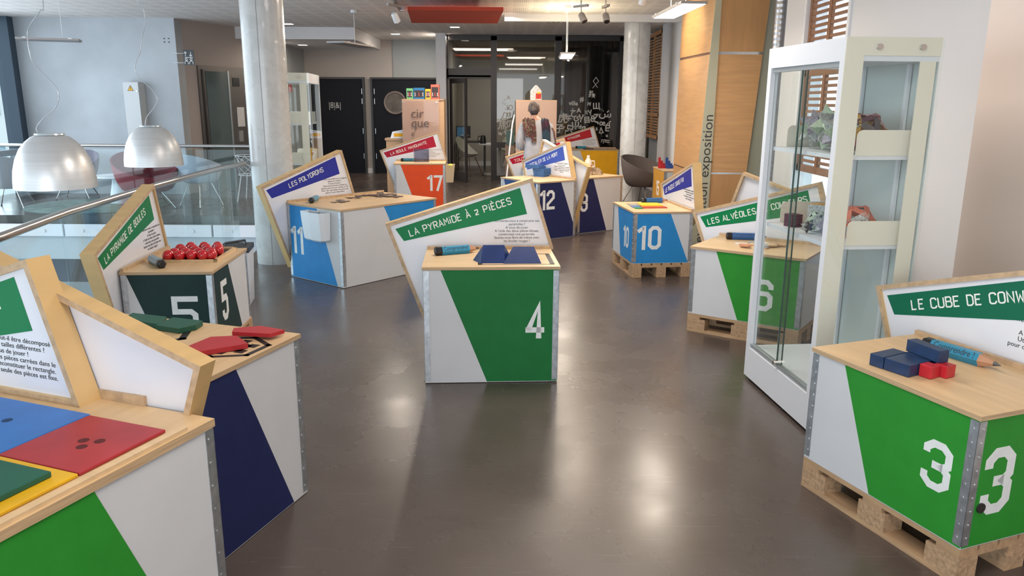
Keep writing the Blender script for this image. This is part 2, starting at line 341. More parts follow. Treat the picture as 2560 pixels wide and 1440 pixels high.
def sign(root, T, D, sx, band, ttl, tpos, body, bsize=.0235, bpos=(.60, .181), th=.085, wood=None, y0=None, body_sx=1.0, bz=0):
    P = [(-.28, T+.17), (.70, T+.475+bz), (.85, T-.001), (.02, .08)]
    if y0 is not None: P[3] = (P[3][0], T)          # sign standing on the worktop: cut flat at the worktop
    P = [(p[0]+sx, p[1]) for p in P]; y = D if y0 is None else y0
    wood = wood or birchY
    cen = (sum(p[0] for p in P)/4, sum(p[1] for p in P)/4)
    if y0 is not None:
        # left edge continues straight to the worktop
        a, d = (-.28+sx, T+.17), (.02+sx, .08); t = (a[1]-T)/(a[1]-d[1]); P[3] = (a[0]+(d[0]-a[0])*t, T)
    def inset(P, k):
        out = []; n = len(P)
        for i in range(n):
            p0, p1, p2 = [Vector(P[j % n]) for j in (i-1, i, i+1)]
            d0 = (p1-p0).normalized(); d1 = (p2-p1).normalized(); n0 = Vector((d0.y, -d0.x)); n1 = Vector((d1.y, -d1.x))
            m = (n0+n1).normalized(); out.append(tuple(p1+m*k/m.dot(n0)))
        return out
    Q = inset(P, .022)
    sb = G().prism(Q[::-1], y+.014, y+.042, 'y').build('sign_board', white_board, root)
    for i in range(4):
        j = (i+1) % 4; q = [P[i], P[j], Q[j], Q[i]]
        g = G(); vs = [(p[0], yy, p[1]) for yy in (y, y+th) for p in q]
        g.add(vs, [(0, 3, 2, 1), (4, 5, 6, 7), (0, 1, 5, 4), (1, 2, 6, 5), (2, 3, 7, 6), (3, 0, 4, 7)], [1, 1, 0, 0, 0, 0])
        g.build('frame_board', [wood, edgeF], sb)
    if band:
        bq = [(-.215, T+.135), (-.159, T+.053), (.668, T+.235), (.619, T+.409)]
        G().prism([(p[0]+sx, p[1]) for p in bq], y+.0125, y+.0139, 'y').build('title_band', MATS['band_'+band], sb)
        t0, t1 = tpos
        def bl(t): return (sx-.19+t*.84, T+.061+t*.27)
        if ttl: title(ttl, bl(t0), bl(t1), .044, y+.0122, sb)
    if body:
        textmesh('body_text', body, bsize, Matrix.Translation((bpos[0]+sx, y+.0136, T+bpos[1])) @ UPR, printk, sb, sx=body_sx, sp=.97, bold=.0)
    return sb
def exhibit(label, x, y, th, W, D, T, pallet, faces, group=None, signargs=None, cleat=True, name='exhibit_box', wood=None, tk=.018, ov=.008):
    """faces: dict face -> (colour, side, uTop, uBottom, [(digits,u,z,h,wfac)])"""
    root = thing(name, label, 'display', (x, y, 0), R(th), group)
    z0 = .1435 if pallet else 0.004
    wt = G(); wt.box((-ov, -ov, T-tk), (W+ov, D+.004, T), [1, 0, 1, 1, 1, 1]); wt.build('worktop', [wood or birch, edge], root)
    for f in ('front', 'left', 'right', 'back'):
        ww = W if f in ('front', 'back') else D
        M = face_M(f, W, D)
        ins = 0 if f in ('front', 'back') else .012
        g = G().box((ins, 0, z0), (ww-ins, .012, T-tk), 0, M)
        pn = g.build('side_panel', whitep, root)
        if f in faces:
            colr, side, ut, ub, dg = faces[f]
            m = MATS['paint_'+colr]
            rect = [(0.002, z0+.004), (ww-.002, z0+.004), (ww-.002, T-tk-.001), (0.002, T-tk-.001)]
            if ut is None: poly = rect
            else: poly = clip(rect, (ub, z0), (ut, T-tk), 1 if side == 'left' else -1)
            G().prism(poly, -.0012, .0005, 'y', M=M).build('painted_area', m, pn, label='%s painted area' % colr)
            for (tx, u, z, h, wf) in dg: digits(tx, u, z, h, M @ Matrix.Translation((0, -.0013, 0)), pn, wf)
    # folded steel corner strips with rivets
    zc0, zc1 = z0+.012, T-tk-.006
    for cx, cy, ax, ay in ((0, 0, 1, 1), (W, 0, -1, 1), (0, D, 1, -1), (W, D, -1, -1)):
        g = G(); w_ = .034; t = .0022
        for bx_ in (((cx-ax*t, cy-ay*t), (cx+ax*w_, cy)), ((cx-ax*t, cy-ay*t), (cx, cy+ay*w_))):
            (x0, y0), (x1, y1) = bx_; g.box((min(x0, x1), min(y0, y1), zc0), (max(x0, x1), max(y0, y1), zc1))
        nr = 9
        for i in range(nr):
            z = zc0+.03+(zc1-zc0-.06)*i/(nr-1)
            for p, q in (((cx+ax*w_*.6, cy-ay*t), (cx+ax*w_*.6, cy-ay*(t+.0022))), ((cx-ax*t, cy+ay*w_*.6), (cx-ax*(t+.0022), cy+ay*w_*.6))):
                g.cyl((*p, z), (*q, z), .0045, n=6, mi=1)
        g.build('corner_strip', [steel, rivet], root)
    if cleat: G().box((-.002, D-.022, T), (W+.002, D, T+.022)).build('back_cleat', edgeF, root)
    if signargs: sign(root, T, D, **signargs)
    return root
def pallet(x, y, th, W, D, label):
    root = thing('pallet', label, 'pallet', (x, y, 0), R(th), None)
    pm = mat('pallet_wood', (.42, .27, .15), .75, noise=.18, nscale=5, stretch=(1, 8, 8), bump=.1); pb = mat('pallet_chipboard', (.40, .26, .15), .85, noise=.3, nscale=60)
    bw = .098
    ys = [0, D/2-bw/2, D-bw]
    for yy in ys:
        G().box((0, yy, 0), (W, yy+bw, .020)).build('bottom_board', pm, root)
        for xx in (0, W/2-.07, W-.14): G().box((xx, yy, .020), (xx+.14, yy+bw, .102)).build('block', pb, root)
        
    for xx in (0, W/2-bw/2, W-bw): G().box((xx, 0, .102), (xx+bw, D, .121)).build('stringer_board', pm, root)
    n = 6; s = (D-n*.088)/(n-1)
    for i in range(n): G().box((0, i*(.088+s), .121), (W, i*(.088+s)+.088, .1425)).build('deck_board', pm, root)
    return root
def pencil(x, y, z, ang, label, col=(.06, .32, .52), L=.31, r=.030, txt='Comprendre !', roll=0, flip=False, tip=True):
    root = thing('giant_pencil', label, 'pencil', (x, y, z+r*cos(pi/6)), R(ang), 'giant wooden pencils on the exhibit tables')
    m = mat('pencil_paint_%.2f_%.2f' % (col[0], col[2]), col, .35, noise=.08, nscale=30)
    wd = mat('pencil_wood', (.48, .25, .14), .6, noise=.1, nscale=20); gr = mat('pencil_lead', (.06, .06, .065), .4)
    def ring(x_, rr, n=6): return [(x_, rr*cos(2*pi*k/n), rr*sin(2*pi*k/n)) for k in range(n)]
    def loft(rs, n=6):
        g = G(); vs = []
        for x_, rr in rs: vs += ring(x_, rr)
        fs = [tuple(range(n))[::-1]]+[(i*n+k, i*n+(k+1) % n, (i+1)*n+(k+1) % n, (i+1)*n+k) for i in range(len(rs)-1) for k in range(n)]+[tuple(range((len(rs)-1)*n, len(rs)*n))]
        return g.add(vs, fs)
    b = loft([(.045, r), (L*.76, r)]).build('barrel', m, root)
    loft([(.0, r*.55), (.004, r*.85), (.012, r*1.01), (.046, r*1.012)]).build('end_cap', black, root)
    loft([(L*.76, r), (L*.775, r*.93), (L*.92, r*.36)]).build('sharpened_wood', wd, root)
    loft([(L*.92, r*.36), (L, r*.06)]).build('lead_tip', gr, root)
    if txt:
        fl = Matrix.Rotation(pi, 4, 'Z') if flip else Matrix.Identity(4)
        # facets: normals at 0,60,120.. ; use the facet looking up and to the viewer side
        for a in (60,):
            M = Matrix.Rotation(R(a), 4, 'X') @ Matrix.Translation((.045+(L*.76-.045)/2, 0, r*cos(pi/6)+.0003)) @ fl
            textmesh('lettering', txt, .038, M @ Matrix.Translation((0, -.009, 0)), printk, b, sx=.82)
    return root
# ------------------------------------------------------------------ room shell
T0, T1 = .739, .661
def slab(name, poly, z0, z1, m, label=None, cat=None):
    return struct(G().prism(poly, z0, z1, 'z').build(name, m), label, cat)
fl_poly = [(-2.30, 1.0), (-2.35, -6), (3.3, -6), (3.3, 20), (-12, 20), (-12, 11.60), (-3.45, 11.66), (-2.93, 8.45), (-2.86, 7.0), (-2.62, 4.6), (-2.45, 3.2)]
# concave polygon: split into convex pieces of one mesh
g = G()
for pc in ([(-2.74, 1.0), (-2.9, -6), (3.3, -6), (3.3, 1.0)], [(-2.50, 3.2), (-2.74, 1.0), (3.3, 1.0), (3.3, 3.2)], [(-2.62, 4.6), (-2.50, 3.2), (3.3, 3.2), (3.3, 4.6)],
           [(-2.86, 7.0), (-2.62, 4.6), (3.3, 4.6), (3.3, 7.0)], [(-2.93, 8.45), (-2.86, 7.0), (3.3, 7.0), (3.3, 8.45)], [(-3.45, 11.66), (-2.93, 8.45), (3.3, 8.45), (3.3, 11.66)],
           [(-9.3, 11.60), (-3.45, 11.66), (3.3, 11.66), (3.3, 22.3), (-9.3, 22.3)]):
    g.prism(pc, -.30, 0, 'z')
struct(g.build('floor', floorm), 'dark polished concrete floor with fine scratches', 'floor')
# expansion joint lines in the floor: recessed thin strips of sealant
jm = mat('joint_sealant', (.035, .03, .028), .6)
ceil = G().box((-9.3, -6, 3.13), (3.4, 19.3, 3.3)).build('ceiling', ceilm); struct(ceil, 'pale perforated plasterboard ceiling', 'ceiling')
# right walls
struct(G().box((3.0, 4.45, 0), (3.2, 7.22, 3.13)).build('wall_right', wallm), 'white wall behind the large glass display case', 'wall')
struct(G().box((2.60, -6, 0), (3.2, 4.45, 3.13)).build('wall_right_pillar', wallb), 'beige wall projecting at the right edge', 'wall')
struct(G().box((2.80, 12.2, 0), (3.1, 15.2, 3.13)).build('wall_right_back', wallm), 'white wall between wooden tower and far shutters', 'wall')
struct(G().box((3.25, 8.9, 0), (3.4, 12.3, 3.13)).build('wall_right_middle', wallm), 'white wall behind wooden tower', 'wall')
# shuttered window right (behind the case)
def shuttered(name, x, y0, y1, zt, m, label, zs, lo=.0, pitch=.05):
    root = thing(name, label, 'shutter', (x, (y0+y1)/2, 0), 0)
    h = (y1-y0)/2; fr = G()
    for yy in (-h, h-.05): fr.box((0, yy, zs[0]), (.05, yy+.05, zt))
    fr.build('stile', m, root)
    for z in zs: G().box((0, -h, z), (.05, h, z+.07)).build('rail', m, root)
    G().box((0.002, -.03, zs[0]), (.04, .03, zt)).build('middle_stile', m, root)
    for i in range(len(zs)-1):
        z = zs[i]+.10
        while z < zs[i+1]-.03:
            G().box((.008, -h+.05, z), (.034, h-.05, z+.028), 0).build('slat', m, root); z += pitch
    return root
sh = shuttered('window_shutter', 3.02, 7.27, 8.30, 3.1, shutter, 'brown slatted window shutter behind the tall glass case', [1.02, 1.98, 3.03], pitch=.062)
sk = mat('window_daylight_glass', (.85, .88, .95), .5)
wf = G(); wf.box((2.98, 7.22, 0), (3.2, 7.27, 3.13)); wf.box((2.98, 8.30, 0), (3.2, 8.36, 3.13)); wf.box((2.98, 7.27, .0), (3.2, 8.30, .5)); struct(wf.build('window_1_frame', whitem), 'white surround of the shuttered window', 'window')
struct(G().box((3.10, 7.27, .5), (3.11, 8.30, 3.13)).build('window_1', gl), 'window pane behind brown shutter', 'window')
sh2 = shuttered('window_shutter', 2.80, 15.25, 16.9, 3.1, shutterl, 'light wood slatted shutter beside the far round column', [1.02, 1.45, 3.0], pitch=.055)
struct(G().box((2.95, 15.2, 0), (3.1, 17.0, 3.13)).build('wall_right_window_wall', greyw), 'wall behind far shutter', 'wall')
struct(G().box((2.78, 15.25, .0), (2.84, 16.9, .28)).build('window_2_sill', whitem), 'low sill below far shutter', 'window')
# far walls
struct(G().box((-6.8, 19.1, 0), (-1.62, 19.3, 3.13)).build('wall_back', taupe), 'taupe wall with dark doors', 'wall')
struct(G().box((-2.86, 19.06, 2.23), (-1.62, 19.1, 3.13)).build('trim_1', greyw), 'grey panel above double door', 'trim')
struct(G().box((-6.6, 16.0, 2.90), (-3.15, 19.1, 3.13)).build('ceiling_soffit', wallm), 'lowered ceiling beam at the back', 'ceiling')
for i, (x0, x1) in enumerate(((-5.2, -3.60), (-3.36, -1.66))):
    dr = G().box((x0, 19.03, 0), (x1, 19.09, 2.225)).build('door_%d' % (i+1), darkm)
    struct(dr, ['dark door with washroom symbols beside small glass case', 'dark double door with round porthole'][i], 'door')
    g = G(); g.box((x0-.05, 19.0, 0), (x0, 19.1, 2.27)); g.box((x1, 19.0, 0), (x1+.05, 19.1, 2.27)); g.box((x0, 19.0, 2.225), (x1, 19.1, 2.27)); g.build('door_frame', frame_m, dr)
    xh = x1-.02 if i == 0 else x0+.04
    for z in (.35, .95, 1.65, 1.88): G().box((xh-.006, 19.01, z), (xh+.006, 19.03, z+.13)).build('hinge', chrome, dr)
    if i == 0:
        textmesh('door_symbols', '|8|&|', .20, Matrix.Translation((-4.28, 19.028, 1.55)) @ UPR, mat('light_grey_vinyl', (.5, .52, .52), .5), dr, sx=.8)
    else:
        g = G(); g.tube([(-2.83+.25*cos(a*pi/16), 19.02, 1.68+.25*sin(a*pi/16)) for a in range(32)], .028, 8, closed=True); g.build('porthole_ring', mat('porthole_metal', (.22, .17, .15), .4, .5), dr)
        g = G(); g.cyl((-2.83, 19.03, 1.68), (-2.83, 19.015, 1.68), .235, n=32); g.build('porthole_glass', mat('porthole_glass', (.10, .085, .075), .6, noise=.5, nscale=4), dr)
struct(G().box((-3.55, 19.07, 0), (-3.42, 19.1, .12)).build('baseboard_back', wallm), 'pale skirting between the doors', 'trim')
struct(G().box((-1.66, 17.2, 0), (-1.45, 19.1, 3.13)).build('wall_partition_pier', wallm), 'white pier beside the glass partition', 'wall')
# concrete wall and lift recess
cw = struct(G().box((-9.1, 14.45, 0), (-6.05, 14.75, 3.25)).build('wall_concrete', conc), 'pale concrete wall behind the lounge', 'wall')
g = G(); 
for xx, zz in ((-6.25, 2.72), (-6.17, 2.72), (-6.25, 2.78), (-6.17, 2.78)): g.cyl((xx, 14.452, zz), (xx, 14.44, zz), .012, n=8)
g.build('anchor_holes', mat('anchor_dark', (.1, .11, .12), .7), cw)
lw = [(-6.05, 14.75), (-5.12, 16.9)]
ang = math.atan2(lw[1][1]-lw[0][1], lw[1][0]-lw[0][0]); LL = math.dist(*lw)
lroot = G().box((0, 0, 0), (LL, .15, 3.13)).build('wall_lift', mat('taupe_lift_wall', (.38, .33, .30), .7), loc=(lw[0][0], lw[0][1], 0), rz=ang); struct(lroot, 'taupe wall with lift door', 'wall')
ld = thing('lift_door', 'narrow dark glass lift door in a grey steel frame', 'door', (lw[0][0], lw[0][1], 0), ang)
sm = mat('lift_steel', (.16, .15, .14), .35, .7); lg = mat('lift_glass', (.09, .12, .12), .08)
G().box((.28, -.03, 0), (1.95, 0, 2.35)).build('surround', sm, ld)
G().box((.36, -.045, 0), (.40, -.03, 2.28)).build('left_jamb', frame_m, ld); G().box((.46, -.04, 0), (1.02, -.03, 2.25)).build('glass_leaf', lg, ld)
G().box((1.02, -.05, 0), (1.06, -.03, 2.27)).build('right_jamb', alum, ld)
G().box((1.16, -.04, 1.98), (1.34, -.03, 2.15)).build('floor_display', black, ld); G().box((1.22, -.04, 1.2), (1.42, -.03, 1.58)).build('notice', mat('paper', (.6, .6, .6), .6), ld)
G().box((1.22, -.045, .9), (1.34, -.03, 1.12)).build('call_panel', chrome, ld)
struct(G().box((-5.12, 16.75, 0), (-4.98, 19.1, 3.13)).build('wall_lift_return', greyw), 'grey return beside the lift', 'wall')
struct(G().box((-6.75, 18.4, 0), (-5.15, 18.6, 2.25)).build('wall_alcove', mat('tan_wall', (.50, .36, .24), .7)), 'tan recess wall', 'wall')
ls = thing('lift_sign', 'square dark sign with arrows and two figures above the lift', 'sign', (-5.78, 14.30, 2.45), 0)
G().box((-.095, 0, -.13), (.095, .012, .13)).build('sign_plate', mat('dark_plate', (.02, .022, .03), .4), ls)
for zz in (-.09, .07): G().tube([(-.29, .155, zz), (-.29, .02, zz), (-.05, .02, zz)], .006, 6).build('bracket', steel, ls)
g = G(); M = Matrix.Translation((0, -.001, 0))
for pl in ([(-.055, .02), (-.055, .095)], [(-.08, .07), (-.055, .097), (-.03, .07)], [(.04, .02), (.04, .095)], [(.015, .045), (.04, .018), (.065, .045)], [(-.07, .0), (.075, .0)]): ribbon(g, pl, .009, False, M)
for cx in (-.045, .04):
    ribbon(g, [(cx+.018*cos(a*pi/5), -.035+.018*sin(a*pi/5)) for a in range(10)], .008, True, M)
    ribbon(g, [(cx-.03, -.115), (cx-.03, -.08), (cx-.012, -.06), (cx+.012, -.06), (cx+.03, -.08), (cx+.03, -.115)], .008, False, M)
g.build('pictogram', whitel, ls)
ex = tag(G().box((-4.96, 17.6, 1.90), (-4.93, 17.75, 2.10)).build('fire_sign', mat('fire_red', (.35, .02, .02), .5)), 'small red safety sign beside the recess', 'sign')
# grey electrical locker on the concrete wall
el = thing('electrical_locker', 'tall narrow grey locker with yellow warning triangle on concrete wall', 'cabinet', (-6.80, 14.2, 0), 0)
G().box((-.16, 0, .05), (.12, .24, 2.02)).build('cabinet_body', mat('locker_grey', (.50, .52, .53), .45), el)
G().box((-.155, -.008, .06), (.115, 0, 2.01)).build('door', mat('locker_grey2', (.54, .56, .57), .4), el)
g = G().prism([(-.075, 1.87), (.025, 1.87), (-.025, 1.96)], -.0105, -.009, 'y'); g.build('warning_triangle', mat('warning_yellow', (.8, .42, .02), .5), el)
g = G(); 
for pl in ([(-.075, 1.87), (.025, 1.87), (-.025, 1.96)],): ribbon(g, pl, .006, True, Matrix.Translation((0, -.0108, 0)))
ribbon(g, [(-.02, 1.94), (-.032, 1.91), (-.018, 1.912), (-.028, 1.88)], .006, False, Matrix.Translation((0, -.0108, 0))); g.build('bolt_symbol', printk, el)
g = G().cyl((.09, -.009, 1.86), (.09, -.02, 1.86), .014, n=10); g.build('lock', chrome, el)
# facade
fac = G()
for yy in (1.0, 3.7, 6.4, 9.1, 11.8): fac.box((-9.2, yy-.06, -3.6), (-9.0, yy+.06, 3.3))
fac.box((-9.2, 14.28, -3.6), (-8.92, 14.45, 3.25))
for zz in (-3.6, -.15, .72, 3.13): fac.box((-9.16, -6, zz), (-9.02, 14.4, zz+.10))
struct(fac.build('window_3', mat('blue_grey_mullion', (.055, .085, .12), .4, .3)), 'dark blue-grey mullions of the glass front beside the lounge', 'window')
struct(G().box((-9.12, -6, -3.6), (-9.11, 14.4, 3.13)).build('window_4', gl), 'tall glass front beside the lounge', 'window')
bl = thing('building', 'pale building with window bands outside the glass front', 'building', (-30, 33, -6), R(35))
G().box((-14, 0, 0), (14, 6, 9.5)).build('facade', mat('render_pale', (.55, .60, .60), .8), bl)
for zz in (1.0, 4.0, 7.0):
    for xx in range(-13, 13, 3): G().box((xx, -.05, zz), (xx+2.2, .05, zz+1.6)).build('window', mat('window_blue', (.2, .3, .36), .15), bl)
struct(G().box((-60, -40, -6.3), (-9.3, 70, -6.0)).build('ground_outside', mat('pale_paving', (.42, .44, .43), .9)), 'pale ground outside', 'ground')
# void: lower hall and slab edges
lower = mat('lower_hall_wall', (.45, .50, .53), .8)
struct(G().box((-9.3, 1, -3.7), (-2, 22, -3.6)).build('floor_lower', mat('lower_floor', (.30, .33, .35), .5)), 'pale floor of the storey below', 'floor')
struct(G().box((-9.2, 13.4, -3.6), (-2, 13.5, -.3)).build('wall_lower', lower), 'pale wall of the storey below', 'wall')
struct(G().box((-9.0, 11.55, -.66), (-3.44, 11.62, -.3)).build('trim_2', lower), 'painted slab edge below the far balustrade', 'trim')
struct(G().box((-3.0, 3, -3.6), (-2.9, 13, -.3)).build('wall_lower_side', lower), 'side wall of the storey below', 'wall')
g = G().box((-7.4, 11.9, -1.1), (-5.0, 12.6, -.70)); dk = g.build('ventilation_duct', mat('duct_dark', (.05, .06, .08), .5)); tag(dk, 'dark service duct under the far slab below the lounge', 'duct')
# far clamp plates
for i in range(5):
    x0 = -9.0+i*1.12
    o = G().box((x0+.01, 11.50, -.30), (x0+1.10, 11.55, -.12)); 
    for xx in (.28, .82): o.cyl((x0+xx, 11.5, -.21), (x0+xx, 11.485, -.21), .025, n=12)
    struct(o.build('trim_%d' % (i+3), whitem), 'white clamp plate of the far balustrade', 'trim')
# far balustrade
br = thing('balustrade', 'straight glass balustrade with steel rail in front of the lounge', 'balustrade', (-6.2, 11.55, 0), 0)
for i in range(5):
    x0 = -2.8+i*1.12; G().box((x0+.006, -.01, -.28), (x0+1.114, .005, 1.0)).build('glass_panel', glb, br)
G().tube([(-2.9, 0, 1.05), (2.78, .06, 1.05)], .024, 12).build('handrail', chrome, br, smooth=True)
# near balustrade, following the slab edge
bn = thing('balustrade', 'long glass balustrade with stainless handrail running to the column', 'balustrade', (-2.55, 5, 0), 0)
RL = [(-2.75, .6), (-2.60, 2.0), (-2.50, 3.1), (-2.486, 3.677), (-2.646, 4.546), (-2.80, 6.0), (-2.853, 6.759), (-2.902, 7.739), (-2.86, 8.30)]
RLg = [(-2.79, .6), (-2.63, 2.0), (-2.52, 3.30), (-2.646, 4.546), (-2.80, 5.70), (-2.853, 6.759), (-2.90, 7.739), (-2.93, 8.3)]
for p, q in zip(RLg[:-1], RLg[1:]):
    a = math.atan2(q[1]-p[1], q[0]-p[0]); L = math.dist(p, q)
    M = Matrix.Translation((p[0]+2.55-.03, p[1]-5, 0)) @ Matrix.Rotation(a, 4, 'Z')
    G().box((.008, 0, -.25), (L-.008, .014, 1.02), M=M).build('glass_panel', glb, bn)
pts = []
for i in range(len(RL)-1):
    for k in range(6): t = k/6; pts.append((RL[i][0]*(1-t)+RL[i+1][0]*t+2.55, RL[i][1]*(1-t)+RL[i+1][1]*t-5, 1.05))
pts.append((RL[-1][0]+2.55, RL[-1][1]-5, 1.05))
G().tube(pts, .024, 14).build('handrail', chrome, bn, smooth=True)
# columns
def column(x, y, r, label):
    root = thing('round_column', label, 'column', (x, y, 0), 0)
    g = G().lathe([(r, 0), (r, 3.13)], 48); g.build('shaft', concc, root, smooth=True)
    g = G(); g.box((-.002, -r-.0012, 0), (.002, -r+.002, 3.13)); g.build('formwork_seam', mat('seam_dark', (.2, .2, .2), .8), root)
    return root
c1 = column(-2.56, 8.27, .215, 'large round concrete column beside the handrail end'); c1.rotation_euler = (0, 0, .05)
c2 = column(2.14, 14.0, .225, 'far round concrete column beside the yellow exhibit box')
# glass partition at the back
PY = 17.5
pt = thing('glass_partition', 'dark framed glass partition with white foreign letters', 'partition', (0, PY, 0), 0)
def py(x0, z0, x1, z1, nm='frame_bar', m=frame_m, y0=-.03, y1=.05): return G().box((x0, y0, z0), (x1, y1, z1)).build(nm, m, pt)
XL, X1, X1b, X2, X2b, XR = -1.49, -.49, -.36, .905, 1.05, 2.31
ZT = 3.10
py(XL, 0, XL+.07, ZT); py(X1, 0, X1b, ZT); py(X2, 0, X2b, ZT); py(XR, 0, XR+.08, ZT); py(XL, ZT-.09, XR+.08, ZT+.02)
py(XL, 2.24, X1, 2.42); py(X1b, .72, X2, .84); py(X1b, 0, X2, .10); py(X2b, 0, XR, .5); py(-1.45, 2.2, X1, 2.28)
for a, b, z0, z1 in ((XL+.07, X1, 2.42, ZT-.09), (X1b, X2, .84, ZT-.09), (X1b, X2, .10, .72), (X2b, XR, .5, ZT-.09)):
    py(a, z0, b, z1, 'glass_pane', gld if a < 1 else glass('dark_glass', (.6, .57, .55)), .0, .01)
struct(G().box((2.39, PY, 0), (2.9, PY+.1, 3.13)).build('wall_partition_right', wallm), 'white wall right of the glass partition', 'wall')
vin = mat('pale_grey_vinyl', (.50, .49, .46), .5)
def glyph(t, px, pz, s, rot=0, sx=1., b=.004):
    return textmesh('glass_lettering', t, s, Matrix.Translation((px, -.033, pz)) @ UPR @ Matrix.Rotation(R(rot), 4, 'Z'), vin, pt, sx=sx, bold=b)
for t, px, pz, s in [('A', -0.104, 1.775, 0.102), ('غ', -0.209, 1.628, 0.189), ('Ю', -0.067, 1.543, 0.129), ('Д', -0.199, 1.353, 0.172), ('Ф', -0.075, 1.379, 0.138), ('馬', -0.216, 1.136, 0.225), ('爪', -0.08, 1.19, 0.15), ('Ж', -0.109, 1.014, 0.14), ('w', -0.287, 0.996, 0.122), ('a', -0.18, 1.049, 0.087), ('†', -0.341, 1.291, 0.087), ('o', -0.144, 0.84, 0.087),
    ('ville', 1.325, 1.654, 0.112), ('#', 1.517, 1.733, 0.136), ('猴', 1.725, 1.836, 0.137), ('M', 1.669, 1.648, 0.094), ('Щ', 1.839, 1.58, 0.154), ('خ', 1.338, 1.474, 0.172), ('A', 1.452, 1.5, 0.121), ('π', 1.612, 1.467, 0.11), ('γ', 1.71, 1.47, 0.138), ('ش', 2.03, 1.409, 0.206), ('ε', 1.973, 1.512, 0.12), ('虎', 1.10, 1.291, 0.207), ('₣', 1.245, 1.309, 0.15), ('ي', 1.403, 1.353, 0.15), ('γ', 1.501, 1.337, 0.19), ('目', 1.644, 1.284, 0.14), ('8', 1.75, 1.303, 0.17), ('ζ', 1.839, 1.287, 0.22), ('Ψ', 1.391, 1.136, 0.19), ('dys', 1.533, 1.146, 0.11), ('子', 1.03, 1.073, 0.19), ('只', 1.25, 1.075, 0.17), ('†', 1.162, 1.048, 0.10), ('~', 1.11, 1.15, 0.12), ('Δ', 1.962, 1.053, 0.15), ('É', 2.085, 1.097, 0.18), ('œ', 1.974, 1.225, 0.15), ('è', 1.964, 0.973, 0.09), ('u', 2.089, 0.973, 0.09), ('ητα', 2.057, 0.85, 0.10), ('ä', 1.862, 1.113, 0.09), ('ſ', 2.15, 1.169, 0.17)]:
    glyph(t, px, pz, s*1.12, random.uniform(-12, 12))
g = G(); ribbon(g, [(1.74, 2.02), (1.87, 2.17), (1.81, 2.25), (1.75, 2.17), (1.85, 2.03)], .012, False, Matrix.Translation((0, -.033, 0))); g.build('glass_lettering', vin, pt)
# opened glass door leaf
dl = thing('open_door', 'dark framed glass door leaf standing open in the partition', 'door', (XL+.09, PY-.02, 0), R(-62))
for a, b in (((0, 0, .02), (.07, .04, 2.2)), ((.78, 0, .02), (.85, .04, 2.2)), ((.07, 0, 2.1), (.78, .04, 2.2)), ((.07, 0, .02), (.78, .04, .22))): G().box(a, b).build('door_frame', frame_m, dl)
G().box((.07, .015, .22), (.78, .025, 2.1)).build('glass_pane', gld, dl); g = G(); g.tube([(.81, -.05, 1.02), (.70, -.05, 1.02)], .01); g.cyl((.81, -.05, 1.02), (.81, .09, 1.02), .012); g.build('handle', chrome, dl)
# meeting room behind
mr = mat('room_grey_wall', (.40, .38, .34), .8)
struct(G().box((-1.6, 21.6, 0), (3.3, 21.7, 3.13)).build('wall_meeting_back', mr), 'grey wall of the meeting room', 'wall')
struct(G().box((-1.62, 19.1, 0), (-1.5, 21.7, 3.13)).build('wall_meeting_left', mr), 'side wall of the meeting room', 'wall')
struct(G().box((-1.62, 17.55, 3.13), (3.3, 21.7, 3.2)).build('ceiling_meeting', mr), 'ceiling of the meeting room', 'ceiling')
struct(G().box((3.1, 17.1, 0), (3.2, 21.7, 3.13)).build('wall_meeting_right', mr), 'right wall of the meeting room', 'wall')
struct(G().box((-1.5, 21.55, 0), (3.1, 21.6, .12)).build('baseboard_meeting', wallm), 'pale skirting in the meeting room', 'trim')
cu = thing('curtain', 'dark floor length curtain behind the lettered glass', 'curtain', (1.9, 18.3, 0), 0)
g = G(); n = 60
vs = []; 
for i in range(n+1):
    x = -.72+1.6*i/n; yy = .05*sin(i*1.1)
    vs += [(x, yy, .02), (x, yy, 3.1)]
g.add(vs, [(2*i, 2*i+2, 2*i+3, 2*i+1) for i in range(n)]); cu_o = g.build('curtain_cloth', mat('dark_curtain', (.02, .017, .016), .9), cu, smooth=True)
G().cyl((-.75, 0, 3.11), (.9, 0, 3.11), .012).build('curtain_rail', chrome, cu)
